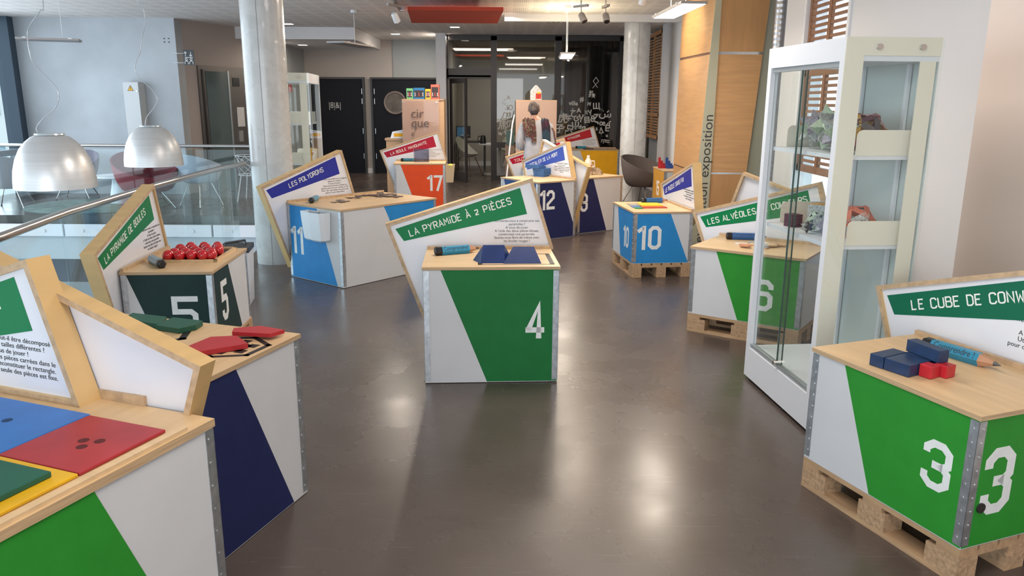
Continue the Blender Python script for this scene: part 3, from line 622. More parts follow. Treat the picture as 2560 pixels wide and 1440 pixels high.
# ------------------------------------------------------------------ chairs
def shell_chair(label, loc, rz, col, kind='arm', group=None, seat_z=.35, metal=chrome, s=1.0):
    root = thing('armchair' if kind == 'arm' else 'shell_chair', label, 'chair', loc, rz, group)
    g = G(); NU, NV = 28, 9
    def P(u, v, off=0):
        # u angle around (0 = back), v 0 centre .. 1 rim
        a = -pi+2*pi*u
        back = (1+cos(a))/2                      # 1 at back, 0 at front
        if kind == 'arm': rim = .13+.31*back**.8; rad = .33
        else: rim = .02+.40*back**2.2; rad = .25
        r = (rad*(1-(1-v)**2)*(1+.12*v) if kind == 'arm' else rad*(v**.8)*(1+.10*back*v)); h = rim*max(0, (v-.45)/.55)**1.6 + .05*v*v
        x = r*sin(a)*(1.05 if kind == 'arm' else .95); y = r*cos(a)
        return Vector((x*s, y*s, (seat_z+h)*s+off))
    vs = []; fs = []
    for side in (0, 1):
        for j in range(NV+1):
            for i in range(NU):
                p = P(i/NU, j/NV); q = P(i/NU, min(1, j/NV+.01))
                if side:
                    d = Vector((p.x, p.y, 0)); d = d.normalized() if d.length > 1e-5 else Vector((0, 0, 0))
                    k = max(0, (j/NV-.45)/.55); th = .022 if kind == 'arm' else .008
                    p = p + d*th*k - Vector((0, 0, th*(1-k)*1.6))
                vs.append(p)
    o1 = (NV+1)*NU
    for j in range(NV):
        for i in range(NU):
            k = (i+1) % NU
            fs.append((j*NU+i, j*NU+k, (j+1)*NU+k, (j+1)*NU+i)); fs.append((o1+j*NU+i, o1+(j+1)*NU+i, o1+(j+1)*NU+k, o1+j*NU+k))
    for i in range(NU): k = (i+1) % NU; fs.append((NV*NU+i, NV*NU+k, o1+NV*NU+k, o1+NV*NU+i))
    g.add(vs, fs); g.build('shell', col, root, smooth=True)
    if kind == 'arm':
        cg = G(); cg.lathe([(0, seat_z+.035), (.12, seat_z+.04), (.2, seat_z+.025), (.23, seat_z)], 24); cg.build('seat_cushion', col, root, smooth=True)
    for sx_, sy_ in ((-1, -1), (1, -1), (-1, 1), (1, 1)):
        top = (sx_*.13*s, sy_*.12*s, (seat_z-.01)*s); bot = (sx_*.27*s, sy_*.25*s, 0.01)
        G().tube([top, bot], (.009 if kind == 'arm' else .011)*s, 8).build('leg', metal, root)
        g2 = G().cyl((bot[0], bot[1], 0), (bot[0], bot[1], .018), .014, n=8); g2.build('foot', black, root)
    return root
taupef = mat('taupe_felt', (.105, .085, .080), .9); redf = mat('red_upholstery', (.20, .012, .02), .7); greyf = mat('slate_felt', (.12, .12, .14), .9); palef = mat('pale_grey_shell', (.40, .44, .52), .4)
whites = mat('white_plastic_shell', (.50, .52, .48), .4); dowel = mat('dark_dowel', (.13, .07, .05), .5); purple = mat('violet_felt', (.12, .09, .14), .9)
shell_chair('brown felt armchair beside the far round column', (2.24, 13.30, 0), R(48), taupef)
shell_chair('red armchair in the lounge below the smaller bell lamp', (-5.90, 12.5, 0), R(35), redf, seat_z=.24, s=1.25)
shell_chair('pale grey armchair with dark cushion right of the red one', (-5.15, 12.75, 0), R(150), palef, seat_z=.46, s=.92)
shell_chair('dark grey felt armchair at the left end of the lounge', (-8.1, 12.45, 0), R(190), greyf)
shell_chair('violet felt armchair behind the big bell lamp', (-7.75, 13.75, 0), R(10), purple)
shell_chair('white shell chair with dark wooden legs beside the open door', (-1.08, 18.7, 0), R(60), whites, 'side', seat_z=.44, metal=dowel)
shell_chair('white shell chair behind the round meeting table', (-.05, 20.2, 0), R(0), whites, 'side', seat_z=.44, metal=dowel)
# rug, tables
rg = G(); rg.lathe([(1.0, 0), (1.0, .015), (.96, .022), (0, .022)], 48, M=Matrix.Diagonal((1.12, .95, 1, 1)))
tag(rg.build('round_rug', mat('grey_green_rug', (.17, .22, .20), .95, noise=.3, nscale=5, bump=.3), loc=(-6.85, 12.72, 0), smooth=True), 'oval grey green rug on the lounge floor', 'rug')
t = thing('side_table', 'low white round table with conical foot by the red armchair', 'table', (-6.62, 13.05, 0), 0)
g = G().lathe([(.20, .022), (.19, .03), (.11, .44), (0, .44)], 32); g.build('pedestal', whitem, t, smooth=True); g = G().lathe([(0, .45), (.42, .45), (.43, .46), (.42, .475), (0, .475)], 40); g.build('table_top', whitem, t, smooth=True)
t = thing('meeting_table', 'round white meeting table behind the glass partition', 'table', (-.35, 19.0, 0), 0)
g = G().lathe([(.36, 0), (.36, .015), (.07, .03), (.06, .70), (0, .70)], 32); g.build('pedestal', whitem, t, smooth=True); g = G().lathe([(0, .71), (.48, .71), (.48, .735), (0, .735)], 40); g.build('table_top', whitem, t, smooth=True)
kt = thing('kettle', 'black kettle on the round meeting table', 'kettle', (-.72, 18.95, .736), 0)
g = G().lathe([(0, 0), (.075, 0), (.07, .12), (.05, .19), (0, .2)], 20); g.build('kettle_body', black, kt, smooth=True); g = G().tube([(-.06, 0, .18), (-.12, 0, .16), (-.13, 0, .08), (-.08, 0, .03)], .012); g.build('handle', black, kt)
ds = thing('desk_screen', 'small blue lit screen on a desk behind the open door', 'monitor', (-1.30, 20.0, 0), 0)
G().box((-.15, 0, .82), (.22, .03, 1.12)).build('screen_frame', black, ds); G().box((-.12, -.004, .86), (.12, 0, 1.09)).build('screen', mat('screen_blue', (.02, .10, .20), .2, emit=.5), ds)
G().box((0, 0, .74), (.04, .03, .83)).build('screen_stand', black, ds)
dk = thing('desk', 'dark desk under the small screen in the meeting room', 'desk', (-1.2, 20.1, 0), 0)
G().box((-.25, -.3, .71), (.5, .4, .74)).build('desk_top', black, dk)
for xx, yy in ((-.24, -.29), (.46, -.29), (-.24, .36), (.46, .36)): G().box((xx, yy, 0), (xx+.03, yy+.03, .71)).build('leg', black, dk)
# wire sculpture chair left of the column
ws = thing('wire_chair', 'white wire frame chair behind the far balustrade', 'chair', (-4.55, 13.6, 0), 0)
g = G(); ns = 22
g.tube([(.28*cos(2*pi*k/ns), .28*sin(2*pi*k/ns), .78) for k in range(ns)], .008, 6, closed=True); g.tube([(.24*cos(2*pi*k/ns), .24*sin(2*pi*k/ns), .45) for k in range(ns)], .008, 6, closed=True)
for k in range(11): a = 2*pi*k/11; b = a+.9; g.tube([(.28*cos(a), .28*sin(a), .78), (.25*cos(b), .25*sin(b), .60), (.24*cos(a+.2), .24*sin(a+.2), .45)], .006, 6)
g.build('wire_basket', whitem, ws)
for k in range(4): a = pi/4+k*pi/2; G().tube([(.22*cos(a), .22*sin(a), .45), (.32*cos(a), .32*sin(a), 0)], .009, 6).build('leg', whitem, ws)
# ------------------------------------------------------------------ lamps
lampm = mat('satin_aluminium_shade', (.70, .70, .70), .36, .55, noise=.06, nscale=2, stretch=(1, 1, 30))
def bell(x, y, zb, label, cable):
    root = thing('pendant_lamp', label, 'lamp', (x, y, zb), 0, 'bell shaped pendant lamps over the atrium'); r = .288
    pr = [(r, 0), (r*.99, .06), (r*.955, .14), (r*.88, .22), (r*.76, .295), (r*.60, .352), (r*.46, .385), (r*.38, .395)]
    g = G().lathe(pr+[(r*.36, .39)]+[(p[0]-.006, p[1]-.004) for p in pr[::-1]][:-1]+[(r-.006, 0)], 64); g.f = g.f[:-2]; g.m = g.m[:-2]
    g.build('shade', lampm, root, smooth=True)
    G().lathe([(0, .415), (r*.36, .412), (r*.37, .40), (r*.30, .39), (0, .39)], 40).build('top_disc', mat('lamp_disc', (.55, .6, .62), .25, .4), root, smooth=True)
    g = G().lathe([(0, .08), (.05, .10), (.06, .2), (.03, .38), (0, .38)], 20); g.build('bulb_holder', whitem, root, smooth=True)
    # smooth cable
    P = [Vector((c[0]-x, 0, c[2]-zb)) for c in cable]+[Vector((cable[-1][0]-x, 0, 3.13-zb))]; out = []
    for i in range(len(P)-1):
        p0, p1, p2, p3 = P[max(i-1, 0)], P[i], P[i+1], P[min(i+2, len(P)-1)]
        for k in range(6): t_ = k/6; out.append(.5*((2*p1)+(p2-p0)*t_+(2*p0-5*p1+4*p2-p3)*t_*t_+(3*p1-p0-3*p2+p3)*t_**3))
    out.append(P[-1]); G().tube(out, .0042, 6).build('cable', mat('clear_cable', (.45, .47, .50), .3, .3), root)
bell(-3.54, 6.0, 1.04, 'larger looking satin aluminium bell lamp at the left', [(-3.622, 6.0, 1.445), (-3.635, 6.0, 1.491), (-3.578, 6.0, 1.558), (-3.488, 6.0, 1.624), (-3.437, 6.0, 1.703), (-3.44, 6.0, 1.781), (-3.497, 6.0, 1.859), (-3.578, 6.0, 1.948), (-3.607, 6.0, 2.025), (-3.608, 6.0, 2.164), (-3.577, 6.0, 2.239), (-3.491, 6.0, 2.34), (-3.461, 6.0, 2.414)])
bell(-3.776, 8.2, 1.035, 'second satin aluminium bell lamp above the red armchair', [(-3.831, 8.2, 1.44), (-3.806, 8.2, 1.53), (-3.712, 8.2, 1.639), (-3.676, 8.2, 1.719), (-3.73, 8.2, 1.817), (-3.83, 8.2, 1.914), (-3.873, 8.2, 1.993), (-3.858, 8.2, 2.08), (-3.801, 8.2, 2.185), (-3.775, 8.2, 2.306), (-3.727, 8.2, 2.461), (-3.725, 8.2, 2.597), (-3.775, 8.2, 2.681)])
lgrey = mat('luminaire_grey', (.30, .28, .27), .4, .4); offd = mat('unlit_diffuser', (.20, .20, .21), .4)
def luminaire(label, x, y, z, rz, L, W, lit, power=0, drops=((0, 0),), tilt=0):
    root = thing('hanging_luminaire', label, 'lamp', (x, y, z), R(rz), 'flat rectangular hanging luminaires'); root.rotation_euler = (R(tilt), 0, R(rz))
    G().box((-L/2, -W/2, .004), (L/2, W/2, .028)).build('housing', lgrey, root)
    G().box((-L/2+.02, -W/2+.015, 0), (L/2-.02, W/2-.015, .004)).build('diffuser', glow if lit else offd, root)
    for a in (-1, 1): G().box((a*L*.36-.02, -W/2-.006, .02), (a*L*.36+.02, W/2+.006, .034)).build('clip', whitem, root)
    for dx, dy in drops:
        g = G(); g.cyl((dx, dy, .03), (dx, dy, 3.12-z), .0035, n=6); g.build('suspension_wire', whitem, root); g = G().cyl((dx, dy, 3.09-z), (dx, dy, 3.13-z), .05, n=16); g.build('ceiling_rose', whitem, root)
    if lit and power:
        area('luminaire_light', (x, y, z-.012), (0, 0, R(rz)), L*.8, power, WARM, W*.7); area('luminaire_uplight', (x, y, z+.06), (pi, 0, R(rz)), L*.8, power*.8, (1, .84, .55), W*.7)
luminaire('lit flat luminaire hanging in front of the wooden tower', 1.60, 7.95, 2.57, 92, 1.25, .24, True, 14, ((-.3, 0), (.3, 0)))
luminaire('lit flat luminaire hanging before the lettered glass', .83, 12.5, 2.40, 88, 1.3, .22, True, 16, ((-.2, 0), (.35, 0)))
luminaire('unlit flat luminaire hanging near the middle of the hall', -2.60, 13.0, 2.58, 75, 1.15, .30, False, 0, ((.1, 0),))
luminaire('unlit flat luminaire hanging over the atrium left', -5.75, 10.0, 2.41, 22, .68, .32, False, 0, ((.15, 0),))
def spotlight(name, loc, to, e, ang, col):
    l = bpy.data.lights.new(name, 'SPOT'); l.energy = e; l.spot_size = R(ang); l.spot_blend = .7; l.shadow_soft_size = .05; l.color = col
    o = bpy.data.objects.new(name, l); COL.objects.link(o); o.location = loc; o.rotation_euler = (Vector(to)-Vector(loc)).to_track_quat('-Z', 'Y').to_euler()
spotlight('track_spot_light', (1.62, 10.45, 2.88), (2.25, 10.4, 2.62), 30, 80, (1, .78, .42))
spotlight('track_spot_light', (-1.64, 10.9, 2.70), (-2.4, 8.0, 2.2), 70, 60, (1, .88, .74))
# red acoustic panel, downlights, track spots, vents
tag(G().prism([(-.66, -.87), (.66, -.87), (.54, .9), (-.83, .9)], 0, .045, 'z').build('acoustic_panel', mat('red_acoustic_felt', (.34, .035, .015), .85), loc=(-.80, 12.07, 2.93)), 'red tapered acoustic panel below the ceiling', 'panel')
dlp = G().box((-.11, -.11, -.004), (.11, .11, .02)).build('recessed_downlight', whitem); gw = G().box((-.085, -.07, -.007), (.085, .07, -.004)).build('diffuser', glowd, dlp)
tag(dlp, 'recessed square downlight nearest the large column', 'lamp', 'recessed square ceiling downlights'); dlp.location = (-4.28, 15.39, 3.13)
for (x, y, z, lb) in ((-4.6, 17.6, 2.90, 'recessed square downlight in the lowered ceiling beam'), (-2.55, 17.47, 3.13, 'recessed square downlight left of the glass partition'), (-1.147, 15.83, 3.13, 'recessed square downlight below the red panel'), (1.9, 10.2, 3.13, 'recessed square downlight near the wooden tower')):
    copy_as(dlp, (x, y, z), 0, lb, 'recessed square ceiling downlights')
def spot(label, x, y, z, rz, lit):
    root = thing('track_spotlight', label, 'lamp', (x, y, z), R(rz), 'ceiling track spotlights')
    M = Matrix.Rotation(R(-35), 4, 'X')
    g = G().lathe([(.03, .06), (.045, .04), (.048, -.07), (.042, -.075), (0, -.072)], 20, M=M); g.build('lamp_head', lgrey if not lit else whitem, root, smooth=True)
    g = G().cyl((0, 0, -.0765), (0, 0, -.0775), .036, n=16, M=M); g.build('lens', glows if lit else black, root)
    G().tube([(0, .02, .05), (0, .03, .16), (0, .03, 3.13-z)], .008, 6).build('bracket', lgrey, root); G().box((-.02, -.1, .13), (.02, .16, .16)).build('driver_box', lgrey, root)
spot('lit white spotlight at the end of the ceiling track', -1.60, 11.0, 2.82, 150, True)
spot('grey unlit spotlight above the lettered glass, left one', .93, 11.0, 2.83, 40, False); spot('grey unlit spotlight above the lettered glass, right one', 1.25, 11.0, 2.83, 10, False)
spot('lit spotlight close to the hanging luminaire', 1.68, 10.6, 3.02, 200, True)
tk = G().box((-.02, -.9, 0), (.02, 2.2, .03)).build('ceiling_track', lgrey, loc=(-1.62, 10.6, 3.08)); tk.rotation_euler = (0, 0, R(4)); tag(tk, 'grey ceiling track left of the red panel', 'track')
g = G()
for k in range(4): g.box((k*.09, 0, 0), (k*.09+.035, .9, .006))
tag(g.build('air_grille', mat('grille_dark', (.10, .06, .05), .7), loc=(.62, 13.9, 3.123)), 'slotted air grille above the hanging luminaire', 'vent')
g = G()
for k in range(5): g.box((k*.09, 0, 0), (k*.09+.045, .5, .006))
tag(g.build('air_grille', MATS['grille_dark'], loc=(-2.75, 11.2, 3.123)), 'slotted air grille near the top of the large column', 'vent')
dt = thing('smoke_detector', 'white round smoke detector beside the lit spotlight', 'detector', (-1.72, 12.6, 3.07), 0)
G().lathe([(0, 0), (.035, 0), (.05, .03), (.06, .06)], 20).build('detector_body', whitem, dt, smooth=True)
struct(G().box((-.15, 13.5, 3.02), (2.95, 13.62, 3.13)).build('ceiling_step', wallm), 'narrow ceiling downstand right of the red panel', 'ceiling')
# ------------------------------------------------------------------ wooden tower with lettered glass fin
tw = thing('wooden_tower', 'tall leaning veneer clad tower with metal joint strips', 'tower', (0, 0, 0), 0)
alu = mat('joint_strip', (.50, .52, .54), .2, .8); dk2 = mat('joint_shadow', (.12, .06, .04), .6)
def quadwall(name, P, th, m, parent):
    """P: four (x,y,z) corners of the visible face, extruded away along its normal"""
    P = [Vector(p) for p in P]; n = (P[1]-P[0]).cross(P[3]-P[0]).normalized()*-th
    return G().add(P+[p+n for p in P], [(0, 1, 2, 3), (7, 6, 5, 4), (0, 4, 5, 1), (1, 5, 6, 2), (2, 6, 7, 3), (3, 7, 4, 0)]).build(name, m, parent)
def XL_(z): return 2.405     # left edge of the front face
def XR_(z): return 2.80+.063*z     # right edge leans out
zs = [0.0, .865, .885, 2.27, 2.30, 3.12]
for i, m in ((0, beech), (2, beechl), (4, beech)):
    z0, z1 = zs[i], zs[i+1]; quadwall('front_veneer_panel', [(XL_(z0)+.02, 9.5, z0), (XR_(z0), 9.5, z0), (XR_(z1), 9.5, z1), (XL_(z1)+.02, 9.5, z1)], .03, m, tw)
for i in (1, 3): z0, z1 = zs[i], zs[i+1]; quadwall('joint_strip', [(XL_(z0)+.02, 9.503, z0), (XR_(z0), 9.503, z0), (XR_(z1), 9.503, z1), (XL_(z1)+.02, 9.503, z1)], .02, alu, tw)
def XF(z): return 2.245+.005*z
def XC(z): return 2.225+.047*z
for i, m in ((0, beechl), (2, beechl), (4, beechl)):
    z0, z1 = zs[i], zs[i+1]; quadwall('side_veneer_panel', [(XF(z0), 10.9, z0), (XC(z0), 9.53, z0), (XC(z1), 9.53, z1), (XF(z1), 10.9, z1)], .03, m, tw)
for i in (1, 3): z0, z1 = zs[i], zs[i+1]; quadwall('shadow_joint', [(XF(z0)+.005, 10.9, z0), (XC(z0)+.006, 9.53, z0), (XC(z1)+.006, 9.53, z1), (XF(z1)+.005, 10.9, z1)], .02, dk2, tw)
quadwall('core', [(2.42, 9.56, 0), (2.75, 9.56, 0), (2.86, 9.56, 3.1), (2.42, 9.56, 3.1)], -.0+.9, greyw, tw)
og = mat('olive_edge_glass', (.29, .29, .22), .25)
quadwall('glass_edge', [(XR_(0)-.03, 9.54, 0), (3.06, 9.54, 0), (3.06, 9.54, 3.1), (XR_(3.1)-.03, 9.54, 3.1)], .01, og, tw)
fin = thing('glass_fin', 'tall glass strip with upright lettering exposition', 'sign', (0, 0, 0), 0)
fg = mat('frosted_green_glass', (.40, .39, .29), .2)
quadwall('glass_strip', [(2.205, 9.44, .0), (2.405, 9.44, .0), (2.405, 9.44, 3.1), (2.345, 9.44, 3.1)], .012, fg, fin)
LET_ = textmesh('lettering', 'exposition exposition', .165, Matrix.Translation((2.365, 9.438, .02)) @ UPR @ Matrix.Rotation(R(89.0), 4, 'Z'), printk, fin, align='LEFT', sx=1.08)
du = thing('ventilation_pipe', 'ribbed silver pipe beside the wooden tower', 'pipe', (3.02, 9.18, 0), 0)
prf = []
for k in range(104): prf.append((.075+.004*(k % 2), k*.03))
G().lathe(prf, 24).build('pipe', mat('pipe_silver', (.42, .42, .44), .3, .8), du)
struct(G().box((3.0, 8.36, 0), (3.2, 8.95, 3.13)).build('wall_right_stub', wallm), 'white wall stub beside the ribbed pipe', 'wall')
# ------------------------------------------------------------------ glass display cases
def showcase(name, label, x, y, rz, L, W, H, plate_shift):
    """local: x across (depth W), y along the doors (L). doors on x=0 side, end face y=0"""
    root = thing(name, label, 'display case', (x, y, 0), rz)
    p = .045
    G().box((0, 0, .02), (W, L, .21)).build('plinth', whitem, root); G().box((.03, .03, .0), (W-.03, L-.03, .02)).build('foot', black, root)
    G().box((0, 0, H-.11), (W, L, H)).build('top_box', whitem, root)
    for xx, yy in ((0, 0), (0, L-p), (W-p, L-p)): G().box((xx, yy, .21), (xx+p, yy+p, H-.11)).build('post', whitem, root)
    # end frame with broad cream stiles near the viewer
    G().box((0, -.006, .21), (.092, .0, H)).build('end_stile', creamm, root); G().box((W-.10, -.006, .21), (W-.02, .0, H-.11)).build('end_stile', creamm, root); G().box((.092, -.006, H-.085), (W, .0, H)).build('end_rail', creamm, root)
    for xx in (.16, W-.10): g = G().cyl((xx, -.006, H-.045), (xx, -.022, H-.045), .014, n=14); g.build('glass_bolt', chrome, root)
    G().box((-.004, -.016, .10), (W+.006, -.009, H)).build('end_glass', gl, root)
    G().box((0, L, .21), (W, L+.006, H-.1)).build('end_glass', gl, root)
    G().box((W-.006, 0, .21), (W, L, H-.11)).build('back_glass', mat('pale_back_glass', (.56, .63, .62), .12), root)
    G().box((.012, p, .235), (.018, L*.52, H-.12)).build('sliding_door', gl, root); G().box((.026, L*.48, .235), (.032, L-p, H-.12)).build('sliding_door', gl, root)
    for zz in (.21, H-.135): G().box((.008, p, zz), (.036, L-p, zz+.025)).build('door_track', alum, root)
    g = G().cyl((-.015, L*.50, .245), (.012, L*.50, .245), .012, n=12); g.build('lock', chrome, root)
    g = G(); g.box((.0105, L*.52-.006, .235), (.0185, L*.52, H-.12)); g.box((.0255, L*.48, .235), (.0325, L*.48+.005, H-.12)); g.build('glass_edge', mat('glass_edge_dark', (.05, .09, .08), .2), root)
    for z in (.985, 1.435):
        G().box((.05, .04, z), (W-.05, L-.05, z+.022)).build('shelf', whitem, root)
        # raised side guards with rounded corners
        for yy in (.036, L-.06):
            x0, x1, zz0, zz1, r_ = .125, W-.06, z+.022 - .002, z+.145, .03
            poly = [(x0, zz0), (x1, zz0), (x1, zz1)]+[(x0+r_-r_*sin(a*pi/8), zz1-r_+r_*cos(a*pi/8)) for a in range(5)]
            G().prism(poly, yy, yy+.005, 'y').build('shelf_guard', creamm, root)
    for yy in (.20, L-.25):
        G().box((W-.025, yy, .21), (W-.01, yy+.025, H-.11)).build('shelf_upright', whitem, root)
    return root
showcase('display_case', 'tall white framed glass case with folded paper models at right', 1.49, 3.80, R(5), .885, .475, 2.012, 0)
bpy.data.objects['display_case'].location = (1.567, 3.803, 0)
sc2 = showcase('display_case', 'tall white framed glass case behind the large round column', -2.30, 8.95, R(6), .9, .43, 2.012, 0)
sc2.location = (-2.73, 8.92, 0)
for ch in sc2.children:
    if ch.name.startswith('back_glass'): ch.data.materials[0] = gl
# folded paper models
def paper(name, label, loc, mats_, kind, r, seed):
    rnd = random.Random(seed); root = thing(name, label, 'paper model', loc, rnd.random()*3, 'folded paper models in the glass case')
    ph = (1+5**.5)/2
    ico = [Vector(v).normalized() for v in [(0, 1, ph), (0, -1, ph), (0, 1, -ph), (0, -1, -ph), (1, ph, 0), (-1, ph, 0), (1, -ph, 0), (-1, -ph, 0), (ph, 0, 1), (-ph, 0, 1), (ph, 0, -1), (-ph, 0, -1)]]
    edges = [(i, j) for i in range(12) for j in range(i+1, 12) if (ico[i]-ico[j]).length < 1.1]
    faces = [(i, j, k) for i in range(12) for j in range(i+1, 12) for k in range(j+1, 12) if all((ico[a]-ico[b]).length < 1.1 for a, b in ((i, j), (j, k), (i, k)))]
    cz = r
    if kind == 'spiky':
        parts = {}
        for n_, f in enumerate(faces):
            c = (ico[f[0]]+ico[f[1]]+ico[f[2]])/3
            g = G(); base = [ico[q]*r*.66 for q in f]; tip = c.normalized()*r*1.05
            zc = Vector((0, 0, cz)); g.add([p+zc for p in base]+[tip+zc], [(0, 1, 3), (1, 2, 3), (2, 0, 3), (0, 2, 1)]); g.build('paper_point', mats_[n_ % len(mats_)], root)
    elif kind == 'strips':
        for n_, (i, j) in enumerate(edges):
            a, b = ico[i]*r, ico[j]*r; mid = (a+b)/2; out = mid.normalized(); sd = (b-a).cross(out).normalized()*r*.16
            zc = Vector((0, 0, cz)); V = [a+sd, b+sd, b-sd, a-sd, a+sd-out*.003, b+sd-out*.003, b-sd-out*.003, a-sd-out*.003]
            G().add([v+zc for v in V], [(0, 1, 2, 3), (7, 6, 5, 4), (0, 4, 5, 1), (1, 5, 6, 2), (2, 6, 7, 3), (3, 7, 4, 0)]).build('paper_strip', mats_[n_ % len(mats_)], root)
    else:  # cube of folded modules
        for n_, M in enumerate([Matrix.Identity(4), Matrix.Rotation(pi/2, 4, 'X'), Matrix.Rotation(pi, 4, 'X'), Matrix.Rotation(-pi/2, 4, 'X'), Matrix.Rotation(pi/2, 4, 'Y'), Matrix.Rotation(-pi/2, 4, 'Y')]):
            q = r*.8; T_ = Matrix.Translation((0, 0, q)) @ M
            G().add([(-q, -q, q), (q, -q, q), (q, q, q), (-q, q, q), (0, 0, q*1.14), (-q, -q, q*.9), (q, -q, q*.9), (q, q, q*.9), (-q, q, q*.9)], [(0, 1, 4), (1, 2, 4), (2, 3, 4), (3, 0, 4), (8, 7, 6, 5), (0, 5, 6, 1), (1, 6, 7, 2), (2, 7, 8, 3), (3, 8, 5, 0)], 0, T_).build('paper_module', mats_[n_ % len(mats_)], root)
    return root
def pmat(n, c, k=.25): return mat('paper_'+n, c, .7, noise=k, nscale=90)
pw = pmat('newsprint', (.42, .42, .40), .4); pg = pmat('pale_green', (.40, .48, .36), .3); pl_ = pmat('lilac_print', (.36, .33, .38), .35); pk = pmat('coral', (.62, .16, .10), .1); pp = pmat('pink', (.50, .15, .17), .1); pd = pmat('plum', (.09, .025, .05), .3); py_ = pmat('ochre', (.55, .30, .05), .3); pdk = pmat('charcoal', (.08, .07, .075), .2)
Zs = 1.457
def cl(x, y): a = R(5); return (1.567+x*cos(a)-y*sin(a), 3.803+x*sin(a)+y*cos(a))
def ploc(x, y, z): q = cl(x, y); return (q[0], q[1], z)
paper('paper_star', 'spiky newsprint paper star on upper shelf, far left one', ploc(.20, .62, Zs), [pw, pl_, pg], 'spiky', .11, 1)
paper('paper_star', 'big spiky green and grey paper star, upper shelf middle', ploc(.19, .42, Zs), [pg, pw, pl_, pw], 'spiky', .125, 2)
paper('paper_star', 'spiky grey paper star nearest the end post, upper shelf', ploc(.14, .24, Zs), [pl_, pw, pg], 'spiky', .105, 3)
paper('paper_polyhedron', 'large pink strip polyhedron on upper shelf', ploc(.265, .22, Zs), [pp, pdk, pp, pd, py_], 'strips', .105, 4)
paper('paper_cube', 'small plum and red paper cube on lower shelf', ploc(.13, .66, Zs-.45), [pd, pk, pd], 'cube', .045, 5)
paper('paper_cube', 'ochre and coral paper block at the back of lower shelf', ploc(.28, .60, Zs-.45), [py_, pk, py_, pw], 'cube', .085, 6)
paper('paper_ball', 'pale green openwork paper ball on lower shelf', ploc(.18, .47, Zs-.45), [pg, pg, pw], 'strips', .060, 7)
paper('paper_ball', 'newsprint and pink paper ball on lower shelf', ploc(.16, .34, Zs-.45), [pw, pl_], 'spiky', .058, 8)
paper('paper_star', 'small black and white paper star at shelf front, lower shelf', ploc(.10, .42, Zs-.45), [pw, pdk], 'spiky', .036, 9)
paper('paper_polyhedron', 'coral and newsprint strip polyhedron behind lower shelf guard', ploc(.26, .20, Zs-.45), [pk, pw, pk, pl_], 'strips', .095, 10)
# contents of the second case
def c2l(x, y, z): a = R(6); return (-2.73+x*cos(a)-y*sin(a), 8.92+x*sin(a)+y*cos(a), z)
paper('paper_creature', 'dark paper figure on upper shelf of the far case', c2l(.25, .2, Zs), [pdk, pdk, pw], 'spiky', .055, 11)
paper('paper_creature', 'white folded paper figure in the far case', c2l(.2, .32, Zs), [pmat('white', (.8, .8, .8), .02)], 'strips', .07, 12)
for i, (c, nm) in enumerate((((.7, .35, .03), 'orange'), ((.5, .05, .04), 'red'), ((.08, .3, .12), 'green'), ((.75, .6, .1), 'yellow'))):
    o = tag(G().box((0, 0, 0), (.10, .035, .15)).build('booklet', mat('booklet_'+nm, c, .5), loc=c2l(.28, .35+.05*i, Zs-.45), rz=R(6)), '%s booklet standing on lower shelf of the far case' % nm, 'booklet', 'booklets in the far case')
# ------------------------------------------------------------------ exhibit boxes
T7 = "Arriverez-vous à construire ces\npyramides ?\nA vous de jouer\nA l'aide des deux pièces bleues,\nconstruisez une pyramide.\nSaurez-vous faire de même avec\nles boules rouges ?"
b4 = exhibit('green and white box with number 4 in the centre, sign La Pyramide à 2 Pièces', -.534, 4.52, 3.3, .82, .587, T0, False,
  {'front': ('green', 'right', .104, .383, [('4', .615, .286, .226, .95)])},
  signargs=dict(sx=0, band='green', ttl='LA PYRAMiDE À 2 PiÈCES', tpos=(.09, .90), body=T7))
b11 = exhibit('long sky blue and white box with number 11, sign Les Polydrons', -1.572, 7.012, 51.0, 1.233, .813, T0, False,
  {'left': ('sky', 'left', .46, .725, [('11', .03, .248, .27, .86)]), 'front': ('sky', 'right', .525, .88, [])},
  signargs=dict(sx=0, band='blue', ttl='LES POLYDRONS', tpos=(.286, .78), body="A quoi ressembleront ces figures\nplanes en volume ?\nA vous de jouer !\nObservez les formes éclatées et\ndevinez quel sera leur volume en 3D.\nPour cela, reproduisez-les grâce aux\npièces à votre disposition."))
b5 = exhibit('dark green and white box with number 5 and red balls, sign La Pyramide de Boules', -1.886, 4.72, 93.7, .795, .555, T1, True,
  {'left': ('dark', 'right', .033, .21, [('5', .285, .27, .235, 1.35)]), 'front': ('dark', 'left', .345, .565, [('5', .155, .285, .275, .85)])},
  signargs=dict(sx=-.02, band='green', ttl='LA PYRAMiDE DE BOULES', tpos=(.08, .86), body=T7))
pallet(-1.886+.01, 4.72, 93.7, .795, .555, 'wooden pallet under the dark green box with number 5')
b3 = exhibit('bright green box with number 3 at front right, sign Le Cube de Conway', 1.334, 3.239, -69.4, .809, .6, T1, True,
  {'front': ('lime', 'right', .181, .384, [('3', .60, .31, .195, 1.25)]), 'right': ('lime', 'left', None, None, [('3', .055, .262, .265, 1.05)])},
  signargs=dict(sx=0, band='dgreen', ttl='LE CUBE DE CONWAY', tpos=(.155, .87), body="Arriverez-vous à construire\nun cube ?\nA vous de jouer !\nUtilisez les pièces\npour construire un cube\n3 x 3 x 3.", bsize=.028, bpos=(.56, .185)))
g = G().cyl((.811, .065, .300), (.818, .065, .300), .019, n=20); g.build('finger_hole', blackp, b3)
pallet(1.334, 3.239, -69.4, .809, .6, 'scuffed wooden pallet nearest the camera at front right')
